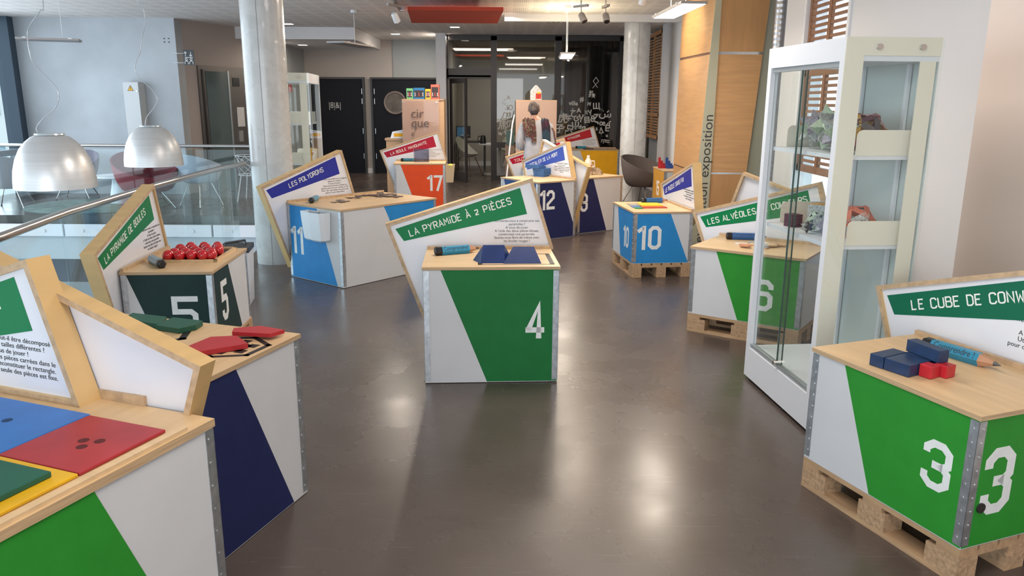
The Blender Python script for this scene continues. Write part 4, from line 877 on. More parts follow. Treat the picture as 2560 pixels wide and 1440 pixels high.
b10 = exhibit('sky blue and white box with number 10 on a pallet, sign Le Puzzle sans Fin', 1.097, 8.337, -82.6, .8, .603, T1, True,
  {'front': ('sky', 'right', .185, .345, [('10', .43, .266, .215, .95)]), 'right': ('sky', 'left', .369, .575, [('10', .03, .283, .24, 1.05)])},
  signargs=dict(sx=0, band='blue', ttl='LE PUZZLE SANS FiN', tpos=(.08, .74), body="Saurez-vous ajouter un carré et\nrecommencer sans cesse ?\nA vous de jouer !\nReconstituez le carré avec ou\nsans la pièce jaune."))
pallet(1.097, 8.337, -82.6, .8, .603, 'wooden pallet under the sky blue box with number 10')
b12 = exhibit("navy and white box with number 12, sign L'Escalier de la Mort", -.153, 10.30, -54.7, .808, .617, T0, False,
  {'front': ('blue2', 'right', .067, .345, []), 'right': ('navy', 'left', .372, .655, [('12', .03, .381, .25, .95)])},
  signargs=dict(th=.068, sx=-.11, band='blue3', ttl="L'ESCALiER DE LA MORT", tpos=(.07, .84), body="Saurez-vous garder l'équilibre ?\nA vous de jouer !\nEmpilez les plaquettes en escalier\npour que celle du dessus de la pile\ndépasse complètement celle du\ndessous."))
b13 = exhibit('navy and beige box 13 beside box 12, its sign seen from behind', 1.504, 10.622, 125.3, .8, .78, T0, False,
  {'left': ('navy', 'left', .254, .515, [('13', -.075, .291, .25, .95)])}, signargs=dict(th=.068, sx=.02, band=None, ttl=None, tpos=(0, 1), body=None))
b6 = exhibit('bright green box 6 on a pallet, sign Les Alvéoles de Couleurs', 1.348, 5.709, -34.9, .83, .6, T1, True,
  {'front': ('lime', 'right', .193, .388, [('6', .49, .245, .235, 1.1)])},
  signargs=dict(sx=.03, band='green', ttl='LES ALVÉOLES DE COULEURS', tpos=(.06, .97), body="Arriverez-vous à placer les\npièces ?\nA vous de jouer !\nChaque côté touche\nseulement\nune même\ncouleur."))
pallet(1.348, 5.709, -34.9, .83, .6, 'wooden pallet standing left of the tall glass case')
b17 = exhibit('orange and grey box with number 17, sign La Boule Manquante', -1.91, 12.5, 4, .82, .6, T0, False,
  {'front': ('orange', 'right', .106, .36, [('17', .52, .30, .255, .98)])},
  signargs=dict(sx=0, band='red', ttl='LA BOULE MANQUANTE', tpos=(.12, .84), body="Quelle boule restera commune dans\nla boîte ?\nA vous de jouer !\nDisposez les boules dans la boîte\net laissez une place pour la\nboule manquante.", bpos=(.58, .180)))
b7 = exhibit('yellow and beige box in front of the lettered glass, sign Pythagore', 1.06, 16.62, 0, 1.2, .6, T0, False,
  {'front': ('yellow', 'right', .369, .65, [])}, signargs=dict(sx=.01, band='red2', ttl='PYTHAGORE', tpos=(.40, .72), body="Saurez-vous vérifier la règle des trois\ncarrés posés autour du triangle ?\nA vous de jouer !\nUtilisez les mêmes pièces pour\nremplir les deux petits carrés\npuis le plus grand carré."))
bt = exhibit('box with crimson sign Tout behind the woman', .22, 12.25, 6, .8, .6, T1, True, {'front': ('orange', 'right', .1, .38, [])},
  signargs=dict(sx=0, band='red', ttl='TOUT DOiT RENTRER', tpos=(.08, .9), body=None))
pallet(.22, 12.25, 6, .8, .6, 'wooden pallet under the box with the crimson Tout sign')
b15 = exhibit('mustard box with number 15 and red and blue steps on top', 2.34, 12.95, -88, .85, .44, T1+.02, True,
  {'front': ('mustard', 'right', None, None, [('15', .28, .25, .24, .9)])}, cleat=False)
pallet(2.34, 12.95, -88, .85, .44, 'wooden pallet under the mustard box with number 15')
b18 = exhibit('white box behind box 6, only its sign back shows above', 2.83, 6.42, 145.1, .6, .28, T1, True, {}, signargs=dict(sx=.12, band=None, ttl=None, tpos=(0, 1), body=None), cleat=False)
pallet(2.83, 6.42, 145.1, .6, .28, 'wooden pallet under the white box behind box 6')
bn2 = exhibit('navy and white table with green and red foam pieces, sign seen from behind', -.909, 3.141, 161.5, 1.0, .80, T0, False,
  {'left': ('navy', 'left', .388, .697, [])}, signargs=dict(th=.07, bz=.03, sx=.035, band=None, ttl=None, tpos=(0, 1), body=None), wood=birch2)
FLW, FLD = 1.0, .85
fl = exhibit('bright green and white table at front left with coloured squares inlaid in the top', -2.1673, 1.792, -20.5, FLW, FLD, T0, False,
  {'right': ('lime', 'left', .411, .69, [])}, cleat=False, tk=.026, wood=birch2,
  signargs=dict(sx=-.30, band='green', ttl='LE RECTANGLE PARFAiT', tpos=(-.02, .885), body="Un rectangle peut-il être décomposé\nen carrés de tailles différentes ?\nA vous de jouer !\nPlacez toutes les pièces carrées dans le\ncadre afin de reconstituer le rectangle.\nAttention, une seule des pièces est fixe.", bsize=.0235, body_sx=1.13, bpos=(.54, .188), y0=FLD-.086))
# ------------------------------------------------------------------ things on the boxes
def wpt(b, X, Y):
    a = b.rotation_euler.z; return (b.location.x+X*cos(a)-Y*sin(a), b.location.y+X*sin(a)+Y*cos(a))
def on(o, b, X, Y, z, rz=0):
    q = wpt(b, X, Y); o.location = (q[0], q[1], z); o.rotation_euler = (0, 0, b.rotation_euler.z+R(rz)); return o
def deg(b): return math.degrees(b.rotation_euler.z)
def pen(b, X, Y, ang, T, label, **k):
    q = wpt(b, X, Y); return pencil(q[0], q[1], T+.001, deg(b)+ang, label, **k)
pen(b4, .055, .36, 22, T0, 'light blue giant pencil on box 4 beside the blue wedges', col=(.025, .24, .40), txt='Comprendre!')
pen(b3, .17, .44, 6, T1, 'blue giant pencil lying behind the navy blocks on box 3', col=(.03, .20, .40), L=.34)
pen(b5, .095, .33, 36, T1, 'pale blue giant pencil pointing away on box 5', col=(.20, .30, .38), txt=None)
pen(b11, .11, .58, 40, T0, 'blue giant pencil pointing away on box 11', col=(.06, .24, .38), txt=None)
pen(b10, .13, .27, 99, T1, 'blue giant pencil on box 10 beside the coloured squares', col=(.03, .16, .42))
pen(b6, .10, .45, 27, T1, 'dark blue giant pencil on box 6 with silver lettering', col=(.03, .12, .34))
pen(b17, .08, .46, -3, T0, 'teal giant pencil lying on box 17', col=(.03, .15, .22), txt=None)
pen(b7, .30, .42, 0, T0, 'cyan giant pencil on the yellow box', col=(.03, .25, .36), txt=None)
# box 4: wedges and black outline
navyp = mat('navy_puzzle_paint', (.012, .030, .12), .3, noise=.1, nscale=15)
g = G(); x0, x1, y0, y1, w1, w2 = .33, .80, .06, .40, .012, .028
g.box((x0, y0, 0), (x1, y0+w1, .0008)); g.box((x0, y1-w1, 0), (x1, y1, .0008)); g.box((x0, y0, 0), (x0+w2, y1, .0008)); g.box((x1-w2, y0, 0), (x1, y1, .0008))
ol = g.build('painted_outline', blackp, b4); ol.location = (0, 0, T0)
def wedge(name, base, ridge, h, label, loc_b, X, Y, z, rz):
    """base: 4 (x,y); ridge 2 (x,y) at height h: five-faced half pyramid"""
    vs = [(*p, 0) for p in base]+[(*p, h) for p in ridge]
    o = G().add(vs, [(3, 2, 1, 0), (0, 1, 5, 4), (1, 2, 5), (2, 3, 4, 5), (3, 0, 4)]).build(name, navyp); tag(o, label, 'puzzle piece', 'blue wooden half pyramids'); return on(o, loc_b, X, Y, z, rz)
wedge('pyramid_half', [(0, 0), (.15, 0), (.205, .10), (-.045, .10)], [(.02, .075), (.15, .075)], .10, 'navy half pyramid with pale sides, left one on box 4', b4, .345, .10, T0+.001, 0)
wedge('pyramid_half', [(0, 0), (.235, 0), (.215, .12), (.03, .12)], [(.065, .085), (.195, .085)], .09, 'navy half pyramid with trapezoid face, right one on box 4', b4, .485, .085, T0+.001, 0)
# box 3 : navy blocks and red cubes
def block(label, b, X, Y, z, a, sz, m, rz=0, name='wooden_block', grp='painted wooden blocks on box 3'):
    bm = G().box((0, 0, 0), sz); o = bm.build(name, m); 
    md = o.modifiers.new('bevel', 'BEVEL'); md.width = .0022; md.segments = 2
    tag(o, label, 'block', grp); return on(o, b, X, Y, z, rz)
nb = mat('worn_navy_paint', (.012, .035, .10), .35, noise=.25, nscale=25); rb = mat('worn_red_paint', (.50, .02, .03), .35, noise=.12, nscale=25)
block('navy block at the left front of the group on box 3', b3, .262, .045, T1+.001, 0, (.062, .145, .05), nb, 8)
block('navy block at the back left of the group on box 3', b3, .30, .195, T1+.001, 0, (.13, .070, .05), nb, 8)
block('navy block in front middle of the group on box 3', b3, .327, .055, T1+.001, 0, (.11, .135, .05), nb, 8)
block('navy upright block standing across the others on box 3', b3, .29, .205, T1+.052, 0, (.165, .05, .05), nb, -3)
block('left red cube on box 3', b3, .430, .128, T1+.001, 0, (.052, .052, .05), rb, 8); block('right red cube on box 3', b3, .446, .190, T1+.001, 0, (.052, .056, .05), rb, 8)
# box 5: tray with 20 red balls
tr = G(); X0, X1, Y0, Y1 = .28, .76, .05, .44
for bx_ in (((X0, Y0, 0), (X1, Y0+.022, .018)), ((X0, Y1-.022, 0), (X1, Y1, .018)), ((X0, Y0, 0), (X0+.022, Y1, .018)), ((X1-.022, Y0, 0), (X1, Y1, .018))): tr.box(*bx_)
tro = tr.build('tray_rim', birch, b5); tro.location = (0, 0, T1)
o = G().box((X0+.022, Y0+.022, 0), (X1-.022, Y1-.022, .003)).build('tray_floor', mat('tray_felt', (.03, .018, .018), .9), b5); o.location = (0, 0, T1)
redb = mat('glossy_red_lacquer', (.50, .008, .015), .12, coat=.5)
def sphere_g(r, n=20, m=12):
    return G().lathe([(max(1e-5, r*sin(pi*i/m)), -r*cos(pi*i/m)) for i in range(m+1)], n)
pos = [(.325, .375), (.40, .36), (.32, .30), (.33, .225), (.325, .15), (.34, .08+.02), (.40, .285), (.405, .20), (.415, .125), (.475, .33), (.48, .25), (.485, .17), (.49, .10), (.555, .375), (.55, .29), (.56, .20), (.565, .12), (.63, .33), (.635, .24), (.64, .15)]
ball0 = None
for i, (X, Y) in enumerate(pos):
    if ball0 is None: ball0 = sphere_g(.037).build('red_ball', redb, smooth=True); o = ball0
    else: o = ball0.copy(); COL.objects.link(o)
    tag(o, 'glossy red wooden ball lying in the dark tray on box 5', 'ball', 'red balls in the tray'); on(o, b5, X, Y, T1+.0405)
# box 11: dark flat pieces and hanging tray
fp = mat('dark_brown_plastic', (.085, .055, .055), .5)
def flat(poly, m, label, b, X, Y, z, th, rz=0, name='puzzle_piece', cat='puzzle piece', grp=None):
    o = G().prism(poly, 0, th, 'z').build(name, m); tag(o, label, cat, grp); return on(o, b, X, Y, z, rz)
def ngon(n, r, s=0): return [(r*cos(2*pi*k/n+s), r*sin(2*pi*k/n+s)) for k in range(n)]
k = 0
for (X, Y, n, r, rot, lb) in [(.30, .46, 3, .045, 0, 'triangle'), (.36, .42, 4, .045, 20, 'square'), (.40, .50, 4, .045, 50, 'square'), (.44, .44, 3, .045, 10, 'triangle'), (.62, .62, 3, .05, 0, 'triangle'), (.68, .57, 3, .06, 40, 'triangle'),
    (.80, .70, 4, .05, 10, 'square'), (.87, .66, 5, .055, 0, 'pentagon'), (.92, .58, 5, .055, 30, 'pentagon'), (.96, .68, 4, .05, 0, 'square'), (.99, .52, 5, .055, 10, 'pentagon'), (1.03, .60, 4, .05, 30, 'square'), (.90, .48, 4, .05, 60, 'square'), (.97, .42, 5, .055, 0, 'pentagon'), (1.08, .46, 3, .06, 15, 'triangle'), (1.05, .36, 5, .055, 50, 'pentagon'), (.98, .32, 3, .05, 0, 'triangle'), (1.10, .70, 4, .05, 5, 'square'), (1.14, .58, 5, .05, 5, 'pentagon')]:
    flat(ngon(n, r), fp, 'flat dark %s tile lying on box 11' % lb, b11, X, Y, T0+.001+(k % 3)*.0042, .004, rot, 'plastic_tile', 'tile', 'flat dark tiles on box 11'); k += 1
tb = thing('hanging_tray', 'translucent white plastic tray hanging on the side of box 11', 'tray', (*wpt(b11, 0, .813-.505), 0), b11.rotation_euler.z+R(-90))
tpl = mat('translucent_white_plastic', (.72, .77, .82), .4)
g = G(); hw = .165
def tring(z, w_, d): return [(-w_, -.004, z), (-w_, -d*.75, z), (-w_*.25, -d*.78, z), (0, -d, z), (w_*.85, -d*.9, z), (w_, -d*.6, z), (w_, -.004, z)]
rs = [tring(.70, hw, .13), tring(.62, hw*.97, .125), tring(.44, hw*.90, .105), tring(.425, hw*.80, .09)]
ri = [tring(.428, hw*.80-.004, .086), tring(.62, hw*.97-.004, .121), tring(.70, hw-.004, .126)]
allr = rs+ri; n = 7; vs = [p for r_ in allr for p in r_]
fs = [(i*n+k, (i+1)*n+k, (i+1)*n+(k+1) % n, i*n+(k+1) % n) for i in range(len(allr)-1) for k in range(n)]+[tuple(range(4*n, 5*n))]
g.add(vs, fs); g.build('tray_shell', tpl, tb); g = G().cyl((0, -.002, .685), (0, -.014, .685), .008, n=10); g.build('screw', chrome, tb)
# box 10 squares
def sq(w_, h_): return [(0, 0), (w_, 0), (w_, h_), (0, h_)]
flat(sq(.25, .22), mat('yellow_tile', (.75, .52, .02), .4), 'yellow square tile on top of box 10', b10, .19, .20, T1+.008, .008, -4, 'square_tile', 'tile', 'coloured tiles on box 10')
flat(sq(.10, .26), mat('red_tile', (.50, .06, .04), .4), 'red oblong tile on box 10 in front of the yellow one', b10, .44, .16, T1+.001, .008, 0, 'square_tile', 'tile', 'coloured tiles on box 10')
flat(sq(.07, .08), mat('green_tile', (.02, .25, .08), .4), 'small green tile on box 10', b10, .50, .075, T1+.001, .008, 0, 'square_tile', 'tile', 'coloured tiles on box 10')
flat(sq(.13, .09), mat('blue_tile', (.06, .16, .42), .4), 'blue tile on box 10', b10, .37, .075, T1+.001, .007, 0, 'square_tile', 'tile', 'coloured tiles on box 10')
flat(sq(.17, .12), mat('grey_tile', (.30, .27, .24), .5), 'grey tile on box 10 under the yellow one', b10, .19, .09, T1+.001, .007, 0, 'square_tile', 'tile', 'coloured tiles on box 10')
# box 6 wooden pieces
cols = [((.70, .66, .58), 'cream'), ((.55, .25, .14), 'rust'), ((.66, .45, .25), 'natural'), ((.28, .36, .44), 'grey blue'), ((.62, .38, .20), 'tan')]
for i, (X, Y, rz) in enumerate([(.24, .26, 10), (.29, .20, -30), (.34, .28, 40), (.40, .22, 0), (.45, .17, 60), (.37, .36, -20), (.43, .31, 25), (.50, .27, 70), (.31, .36, 15), (.49, .38, -10)]):
    c, nm = cols[i % 5]; flat([(0, 0), (.05, -.028), (.10, 0), (.10, .03), (.05, .055), (0, .03)], mat('piece_'+nm.replace(' ', '_'), c, .5), '%s hexagonal wooden piece on box 6, %s' % (nm, ['left group', 'right group'][i > 4]), b6, X, Y, T1+.001+(i % 2)*.0105, .010, rz, 'wooden_piece', 'puzzle piece', 'wooden pieces on box 6')
# box 12: blue box stack + white tape
bb = thing('blue_plastic_box', 'stack of blue plaquettes on box 12 below the sign', 'plates', (0, 0, 0), 0); on(bb, b12, .16, .42, T0+.001, 18)
blm = mat('blue_plaquette', (.025, .10, .28), .35)
for i in range(5): G().box((-.005*i, 0, i*.022), (.16+.004*(i % 2), .20, i*.022+.020)).build('plaquette', blm, bb)
G().box((-.13, -.02, .112), (.10, .14, .136)).build('plaquette', blm, bb)
G().box((-.14, .0, .137), (.08, .13, .150)).build('plaquette', blm, bb)
tape = G().lathe([(.03, 0), (.035, 0), (.035, .02), (.03, .02)], 16).build('tape_roll', whitem, smooth=True); tag(tape, 'small white ring lying left of the blue plaquettes', 'tape'); on(tape, b12, .10, .60, T0+.001)
# box 13: bottle and cloth
bo = thing('spray_bottle', 'white cleaning bottle with red label and handle on box 13', 'bottle', (*wpt(b13, .33, .34), T0+.001), 0)
wb = mat('white_bottle_plastic', (.70, .66, .60), .35)
G().lathe([(0, 0), (.048, 0), (.052, .01), (.052, .155), (.045, .19), (.022, .225), (.018, .24)], 24).build('bottle_body', wb, bo, smooth=True)
G().lathe([(.021, .24), (.021, .265), (0, .265)], 16).build('cap', whitem, bo); G().lathe([(.0528, .055), (.0528, .135)], 24).build('bottle_label', mat('red_bottle_label', (.50, .02, .05), .4), bo, smooth=True)
G().tube([(.045, 0, .19), (.085, 0, .185), (.09, 0, .12), (.052, 0, .10)], .010, 8).build('handle', wb, bo, smooth=True)
cg = G(); n, m_ = 22, 22; rnd = random.Random(4)
vs = []
for i in range(n+1):
    for j in range(m_+1):
        u = i/n*2-1; v = j/m_*2-1; rr = max(0, 1-(u*u+v*v)); hgt = .085*rr**.6*(1+.35*sin(9*u+4*v)+.3*sin(13*v-5*u))
        vs.append((u*.15*(1+.1*sin(7*v)), v*.11*(1+.12*sin(9*u)), max(.002, hgt)))
cg.add(vs, [(i*(m_+1)+j, (i+1)*(m_+1)+j, (i+1)*(m_+1)+j+1, i*(m_+1)+j+1) for i in range(n) for j in range(m_)])
co = cg.build('cleaning_cloth', mat('beige_cloth', (.38, .29, .20), .9, noise=.3, nscale=25), smooth=True); sm_ = co.modifiers.new('s', 'SOLIDIFY'); sm_.thickness = .003; sm_.offset = 1
tag(co, 'crumpled beige cloth behind the white bottle', 'cloth'); co.location = (*wpt(b13, .40, .22), T0+.001)
# box 17: acrylic holder, tray with yellow ball
ah = thing('acrylic_holder', 'clear acrylic leaflet holder standing on box 17', 'holder', (*wpt(b17, .43, .30), T0+.001), 0)
ac = mat('hazy_acrylic', (.55, .55, .62), .25, alpha=1); G().box((-.125, 0, 0), (.125, .004, .22)).build('front_plate', glass('acrylic', (.72, .72, .78)), ah); G().box((-.125, 0, 0), (.125, .08, .004)).build('foot_plate', MATS['acrylic'], ah); G().box((-.12, .06, .004), (.12, .064, .20)).build('back_plate', MATS['acrylic'], ah)
g = G(); g.box((.122, -.002, 0), (.127, .0, .22)); g.box((-.127, -.002, 0), (-.122, 0, .22)); g.box((-.127, -.002, 0), (.127, 0, .005)); g.build('plate_edge', mat('acrylic_edge', (.3, .3, .36), .2), ah)
ht = thing('hanging_tray', 'cream plastic tray on the right side of box 17', 'tray', (*wpt(b17, .82, .30), 0), b17.rotation_euler.z)
crm = mat('cream_plastic', (.62, .50, .34), .45)
g = G()
def r4(z, d, w_): return [(.004, -w_, z), (d, -w_, z), (d, w_, z), (.004, w_, z)]
rr_ = [r4(.42, .13, .14), r4(.70, .155, .17), r4(.70, .150, .165), r4(.425, .125, .135)]
g.add([p for q in rr_ for p in q], [(0, 3, 2, 1)]+[(i*4+k, i*4+(k+1) % 4, (i+1)*4+(k+1) % 4, (i+1)*4+k) for i in range(3) for k in range(4)]+[(12, 13, 14, 15)]); g.build('tray_shell', crm, ht)
yb = sphere_g(.05).build('yellow_ball', mat('yellow_ball', (.65, .62, .03), .35), smooth=True); tag(yb, 'yellow ball lying in the cream tray of box 17', 'ball'); yb.location = (*wpt(b17, .905, .18), .672)
for i, (xx, ln, lb) in enumerate(((.44, .22, 'short dark marker'), (.66, .30, 'long grey marker'))):
    o = G().cyl((0, 0, .012), (ln, 0, .012), .012, n=10).build('marker_pen', [black, lgrey][i]); tag(o, lb+' on the yellow box edge', 'marker', 'markers on the yellow box'); o.location = (1.06+xx, 16.70, T0+.001)
# box 15 stair blocks
for c, nm, X0_, Y0_ in ((rb, 'red', .30, .01), (mat('royal_blue_paint', (.02, .07, .30), .35), 'blue', .34, .12)):
    st = thing('stair_puzzle', '%s wooden column steps on the mustard box' % nm, 'puzzle', (0, 0, 0), 0); on(st, b15, X0_, Y0_, T1+.021, 0)
    for i, h in enumerate((.17, .12, .08, .05)):
        G().box((i*.0, i*.036, 0), (.034, i*.036+.034, h)).build('column_block', c, st)
        G().box((.036, i*.036, 0), (.07, i*.036+.034, h*.45)).build('column_block', c, st)
# navy table: painted outlines and pieces
gp = mat('dark_green_foam', (.008, .085, .05), .55); rp = mat('red_foam', (.42, .02, .028), .5)
g = G()
def outline(g, P, w_, z0=0, th=.0008):
    n = len(P)
    for i in range(n):
        a, b = Vector(P[i]), Vector(P[(i+1) % n]); d = (b-a).normalized(); q = Vector((-d.y, d.x))*w_/2; a = a-d*w_/2; b = b+d*w_/2
        g.add([(*(a+q), z0), (*(a-q), z0), (*(b-q), z0), (*(b+q), z0), (*(a+q), z0+th), (*(a-q), z0+th), (*(b-q), z0+th), (*(b+q), z0+th)], [(4, 5, 6, 7), (0, 1, 5, 4), (1, 2, 6, 5), (2, 3, 7, 6), (3, 0, 4, 7)])
hx = [(.14+.135*cos(pi/3*k+.5), .24+.135*sin(pi/3*k+.5)) for k in range(6)]
outline(g, hx, .022); outline(g, [(.14+.06*cos(pi/3*k+.5), .24+.06*sin(pi/3*k+.5)) for k in range(6)], .02)
for k in range(6):
    a = pi/3*k+.5; g.box((.14+.075*cos(a)-.02, .24+.075*sin(a)-.02, 0), (.14+.075*cos(a)+.02, .24+.075*sin(a)+.02, .0008))
outline(g, [(.55+.14*cos(pi/3*k), .22+.14*sin(pi/3*k)) for k in range(6)], .03)
o = g.build('painted_outline', blackp, bn2); o.location = (0, 0, T0)
flat([(.03, .05), (.16, .035), (.245, .10), (.215, .15), (.05, .12)], rp, 'red foam pentagon, the far one on the navy table', bn2, 0, 0, T0+.014, .016, 0, 'foam_piece', 'puzzle piece', 'foam pieces on the navy table')
flat([(.09, .24), (.20, .165), (.29, .215), (.29, .37), (.20, .385)], rp, 'red foam quadrilateral, the near one on the navy table', bn2, -.02, -.0, T0+.002, .020, 0, 'foam_piece', 'puzzle piece', 'foam pieces on the navy table')
flat([(.85, .03), (.66, .03), (.60, .14), (.82, .12)], gp, 'dark green foam piece at the far end of the navy table', bn2, 0, 0, T0+.002, .020, 0, 'foam_piece', 'puzzle piece', 'foam pieces on the navy table')
flat([(.62, .035), (.46, .035), (.44, .10), (.47, .17), (.60, .16)], gp, 'dark green foam pentagon nearer the red ones', bn2, 0, 0, T0+.002, .022, 0, 'foam_piece', 'puzzle piece', 'foam pieces on the navy table')
# front left table squares
def sqtile(x0, y0, x1, y1, z, th, m, label, holes=None):
    g = G().box((x0, y0, 0), (x1, y1, th)); o = g.build('square_piece', m)
    md = o.modifiers.new('b', 'BEVEL'); md.width = .0025; md.segments = 2
    tag(o, label, 'puzzle piece', 'coloured square pieces in the front left table'); on(o, fl, 0, 0, z); o['hole'] = 1
    if holes:
        cx, cy = holes; hg = G()
        for dx, dy in ((-.025, .005), (.022, .018), (.006, -.028)): hg.cyl((cx+dx, cy+dy, th-.012), (cx+dx, cy+dy, th+.0004), .0155, n=20)
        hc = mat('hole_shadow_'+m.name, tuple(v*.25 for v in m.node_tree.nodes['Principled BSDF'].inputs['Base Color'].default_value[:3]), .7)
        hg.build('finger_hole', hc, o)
    del o['hole']; return o
dm = {n: mat('square_'+n, c, .45, noise=.07, nscale=10, bump=.03) for n, c in (('blue', (.035, .17, .52)), ('red', (.38, .025, .035)), ('yellow', (.70, .40, .01)), ('green', (.006, .09, .055)))}
RX = FLW; RY = FLD
sqtile(RX-.352, RY-.432, RX-.050, RY-.135, T0+.001, .010, dm['red'], 'red square piece with three finger holes', (RX-.185, RY-.285))
sqtile(RX-.83, RY-.55, RX-.356, RY-.128, T0+.001, .010, dm['blue'], 'large blue square piece at the left edge', (RX-.57, RY-.275))
sqtile(RX-.352, RY-.68, RX-.050, RY-.436, T0+.001, .010, dm['yellow'], 'yellow square piece partly under the green one')
sqtile(RX-.36, RY-.79, RX-.095, RY-.475, T0+.012, .016, dm['green'], 'dark green square piece lying on the yellow one', (RX-.235, RY-.58))
g = G(); g.box((RX-.024, .02, 0), (RX-.0, RY-.10, .012)); 
o = g.build('raised_rim', birch, fl); o.location = (0, 0, T0)
G().box((RX-.62, RY-.004, T0), (RX-.27, RY+.012, T0+.032)).build('rear_cleat', edgeF, fl)
# ------------------------------------------------------------------ bin, furniture at the back
bn_ = thing('waste_bin', 'white waste bin with black lid behind box 5', 'bin', (-2.36, 6.48, 0), R(10))
g = G(); 
vs = [(-.10, -.10, 0), (.10, -.10, 0), (.10, .14, 0), (-.10, .14, 0), (-.12, -.13, .46), (.12, -.13, .46), (.12, .16, .46), (-.12, .16, .46)]
g.add(vs, [(0, 3, 2, 1), (4, 5, 6, 7), (0, 1, 5, 4), (1, 2, 6, 5), (2, 3, 7, 6), (3, 0, 4, 7)]); g.build('bin_body', whitem, bn_)
g = G(); g.box((-.125, -.135, .46), (.125, .165, .50)); g.tube([(-.07, -.06, .50), (-.07, -.06, .535), (.07, .06, .535), (.07, .06, .50)], .01); g.build('lid', mat('bin_lid', (.03, .035, .045), .4), bn_)
pinkb = mat('pale_pink_board', (.40, .27, .21), .55, noise=.03, nscale=2); tanb = mat('tan_ply', (.45, .29, .17), .5)
cu1 = thing('circus_unit', 'tall beige unit with cirque lettering behind box 17', 'display', (-1.86, 14.55, 0), 0)
G().box((-.18, 0, .02), (.50, .02, 1.735)).build('lettered_panel', pinkb, cu1)
G().box((.50, .02, 0), (.59, .42, 1.735)).build('side_panel', tanb, cu1); G().box((-.18, .02, 0), (-.15, .42, 1.735)).build('side_panel', tanb, cu1)
G().box((-.18, .0, 1.735), (.59, .42, 1.755)).build('top_panel', tanb, cu1); G().box((-.15, .38, 0), (.50, .40, 1.73)).build('rear_panel', tanb, cu1)
G().box((-.195, -.02, .9), (.495, -.014, 1.72)).build('acrylic_cover', glass('acrylic_cover', (.96, .95, .95), .02), cu1)
for xx in (-.16, .46): g = G().cyl((xx, -.02, 1.70), (xx, -.03, 1.70), .012, n=10); g.build('cover_bolt', chrome, cu1)
for tx, z in (('cir', 1.42), ('que', 1.25), ('e', 1.09)):
    textmesh('lettering', tx, .24 if tx != 'e' else .15, Matrix.Translation((-.02, -.0225, z)) @ UPR, mat('brown_print', (.08, .05, .045), .6), cu1, align='LEFT', sx=.95, bold=-.001)
cb = thing('side_counter', 'light wood side counter with small framed sign left of the cirque unit', 'counter', (-2.4, 14.7, 0), 0)
G().box((0, 0, 1.0), (.36, .4, 1.04)).build('counter_top', tanb, cb); G().box((.02, .02, 0), (.34, .38, 1.0)).build('counter_body', tanb, cb)
g = G().prism([(.10, 1.04), (.36, 1.04), (.36, 1.20), (.14, 1.16)], .03, .05, 'y'); g.build('small_sign', white_board, cb); G().box((.17, .022, 1.07), (.34, .03, 1.13)).build('yellow_band', MATS['paint_yellow'], cb)
booky = [('puppet theatre box with green front', (.15, .45, .18), -.10, .12, .19), ('blue striped puppet theatre box', (.02, .15, .35), .03, .20, .20), ('yellow framed puppet box', (.60, .40, .03), .245, .10, .18), ('red and white picture book standing upright', (.55, .12, .08), .35, .15, .26)]
for lb, c, x, w_, h in booky:
    t_ = thing('picture_book', lb+' on the cirque unit', 'book', (-1.86+x, 14.6, 1.756), 0, 'books and boxes on the cirque unit')
    G().box((0, 0, 0), (w_, .12, h)).build('cover', mat('cover_'+lb.split()[0]+lb.split()[-1], c, .45), t_)
    G().box((.015, -.003, .03), (w_-.015, 0, h-.045)).build('cover_picture', mat('cover_dark', (.03, .025, .03), .5), t_)
    for i in range(3):
        cx = .03+(w_-.06)*i/2; ribbon_g = G(); ribbon(ribbon_g, [(cx-.01, .05), (cx, .085), (cx+.01, .05)], .008, False, Matrix.Translation((0, -.004, 0))); ribbon(ribbon_g, [(cx, .085), (cx, .115)], .014, False, Matrix.Translation((0, -.004, 0)))
        ribbon_g.build('cover_figure', mat('cover_fig%d' % (i % 2), ((.6, .5, .5), (.5, .06, .05))[i % 2], .5), t_)
mu = thing('display_board', 'tall pale pink board in front of the woman', 'board', (.05, 14.3, 0), 0)
G().box((0, 0, .02), (.74, .02, 1.735)).build('board', pinkb, mu); G().box((.0, .02, 0), (.03, .35, 1.735)).build('side_panel', tanb, mu); G().box((.71, .02, 0), (.74, .35, 1.735)).build('side_panel', tanb, mu); G().box((0, .33, 0), (.74, .35, 1.7)).build('rear_panel', tanb, mu)
G().box((0, .0, 1.735), (.74, .35, 1.75)).build('top_panel', tanb, mu)
hb = thing('paper_house', 'small colourful printed paper house on the pink board', 'box', (.43, 14.42, 1.751), R(15))
g = G().prism([(-.09, 0), (.09, 0), (.09, .16), (0, .26), (-.09, .16)], 0, .12, 'y'); g.build('house_body', mat('house_print', (.66, .60, .60), .5, noise=.5, nscale=40), hb)
g = G(); g.box((-.02, -.003, .02), (.08, 0, .12)); g.build('printed_panel', mat('house_red', (.5, .04, .03), .5), hb); g = G(); g.box((.0, -.005, .11), (.07, -.003, .14)); g.build('printed_stripe', mat('house_yellow', (.7, .5, .05), .5), hb)
po = G().tube([(-.118, 0, .02), (.02, .20, 1.33), (.055, .22, 1.49)], [.016, .014, .012], 10).build('white_pole', whitem, loc=(-.03, 13.75, 0), smooth=True); tag(po, 'white pole leaning against the pink board', 'pole')
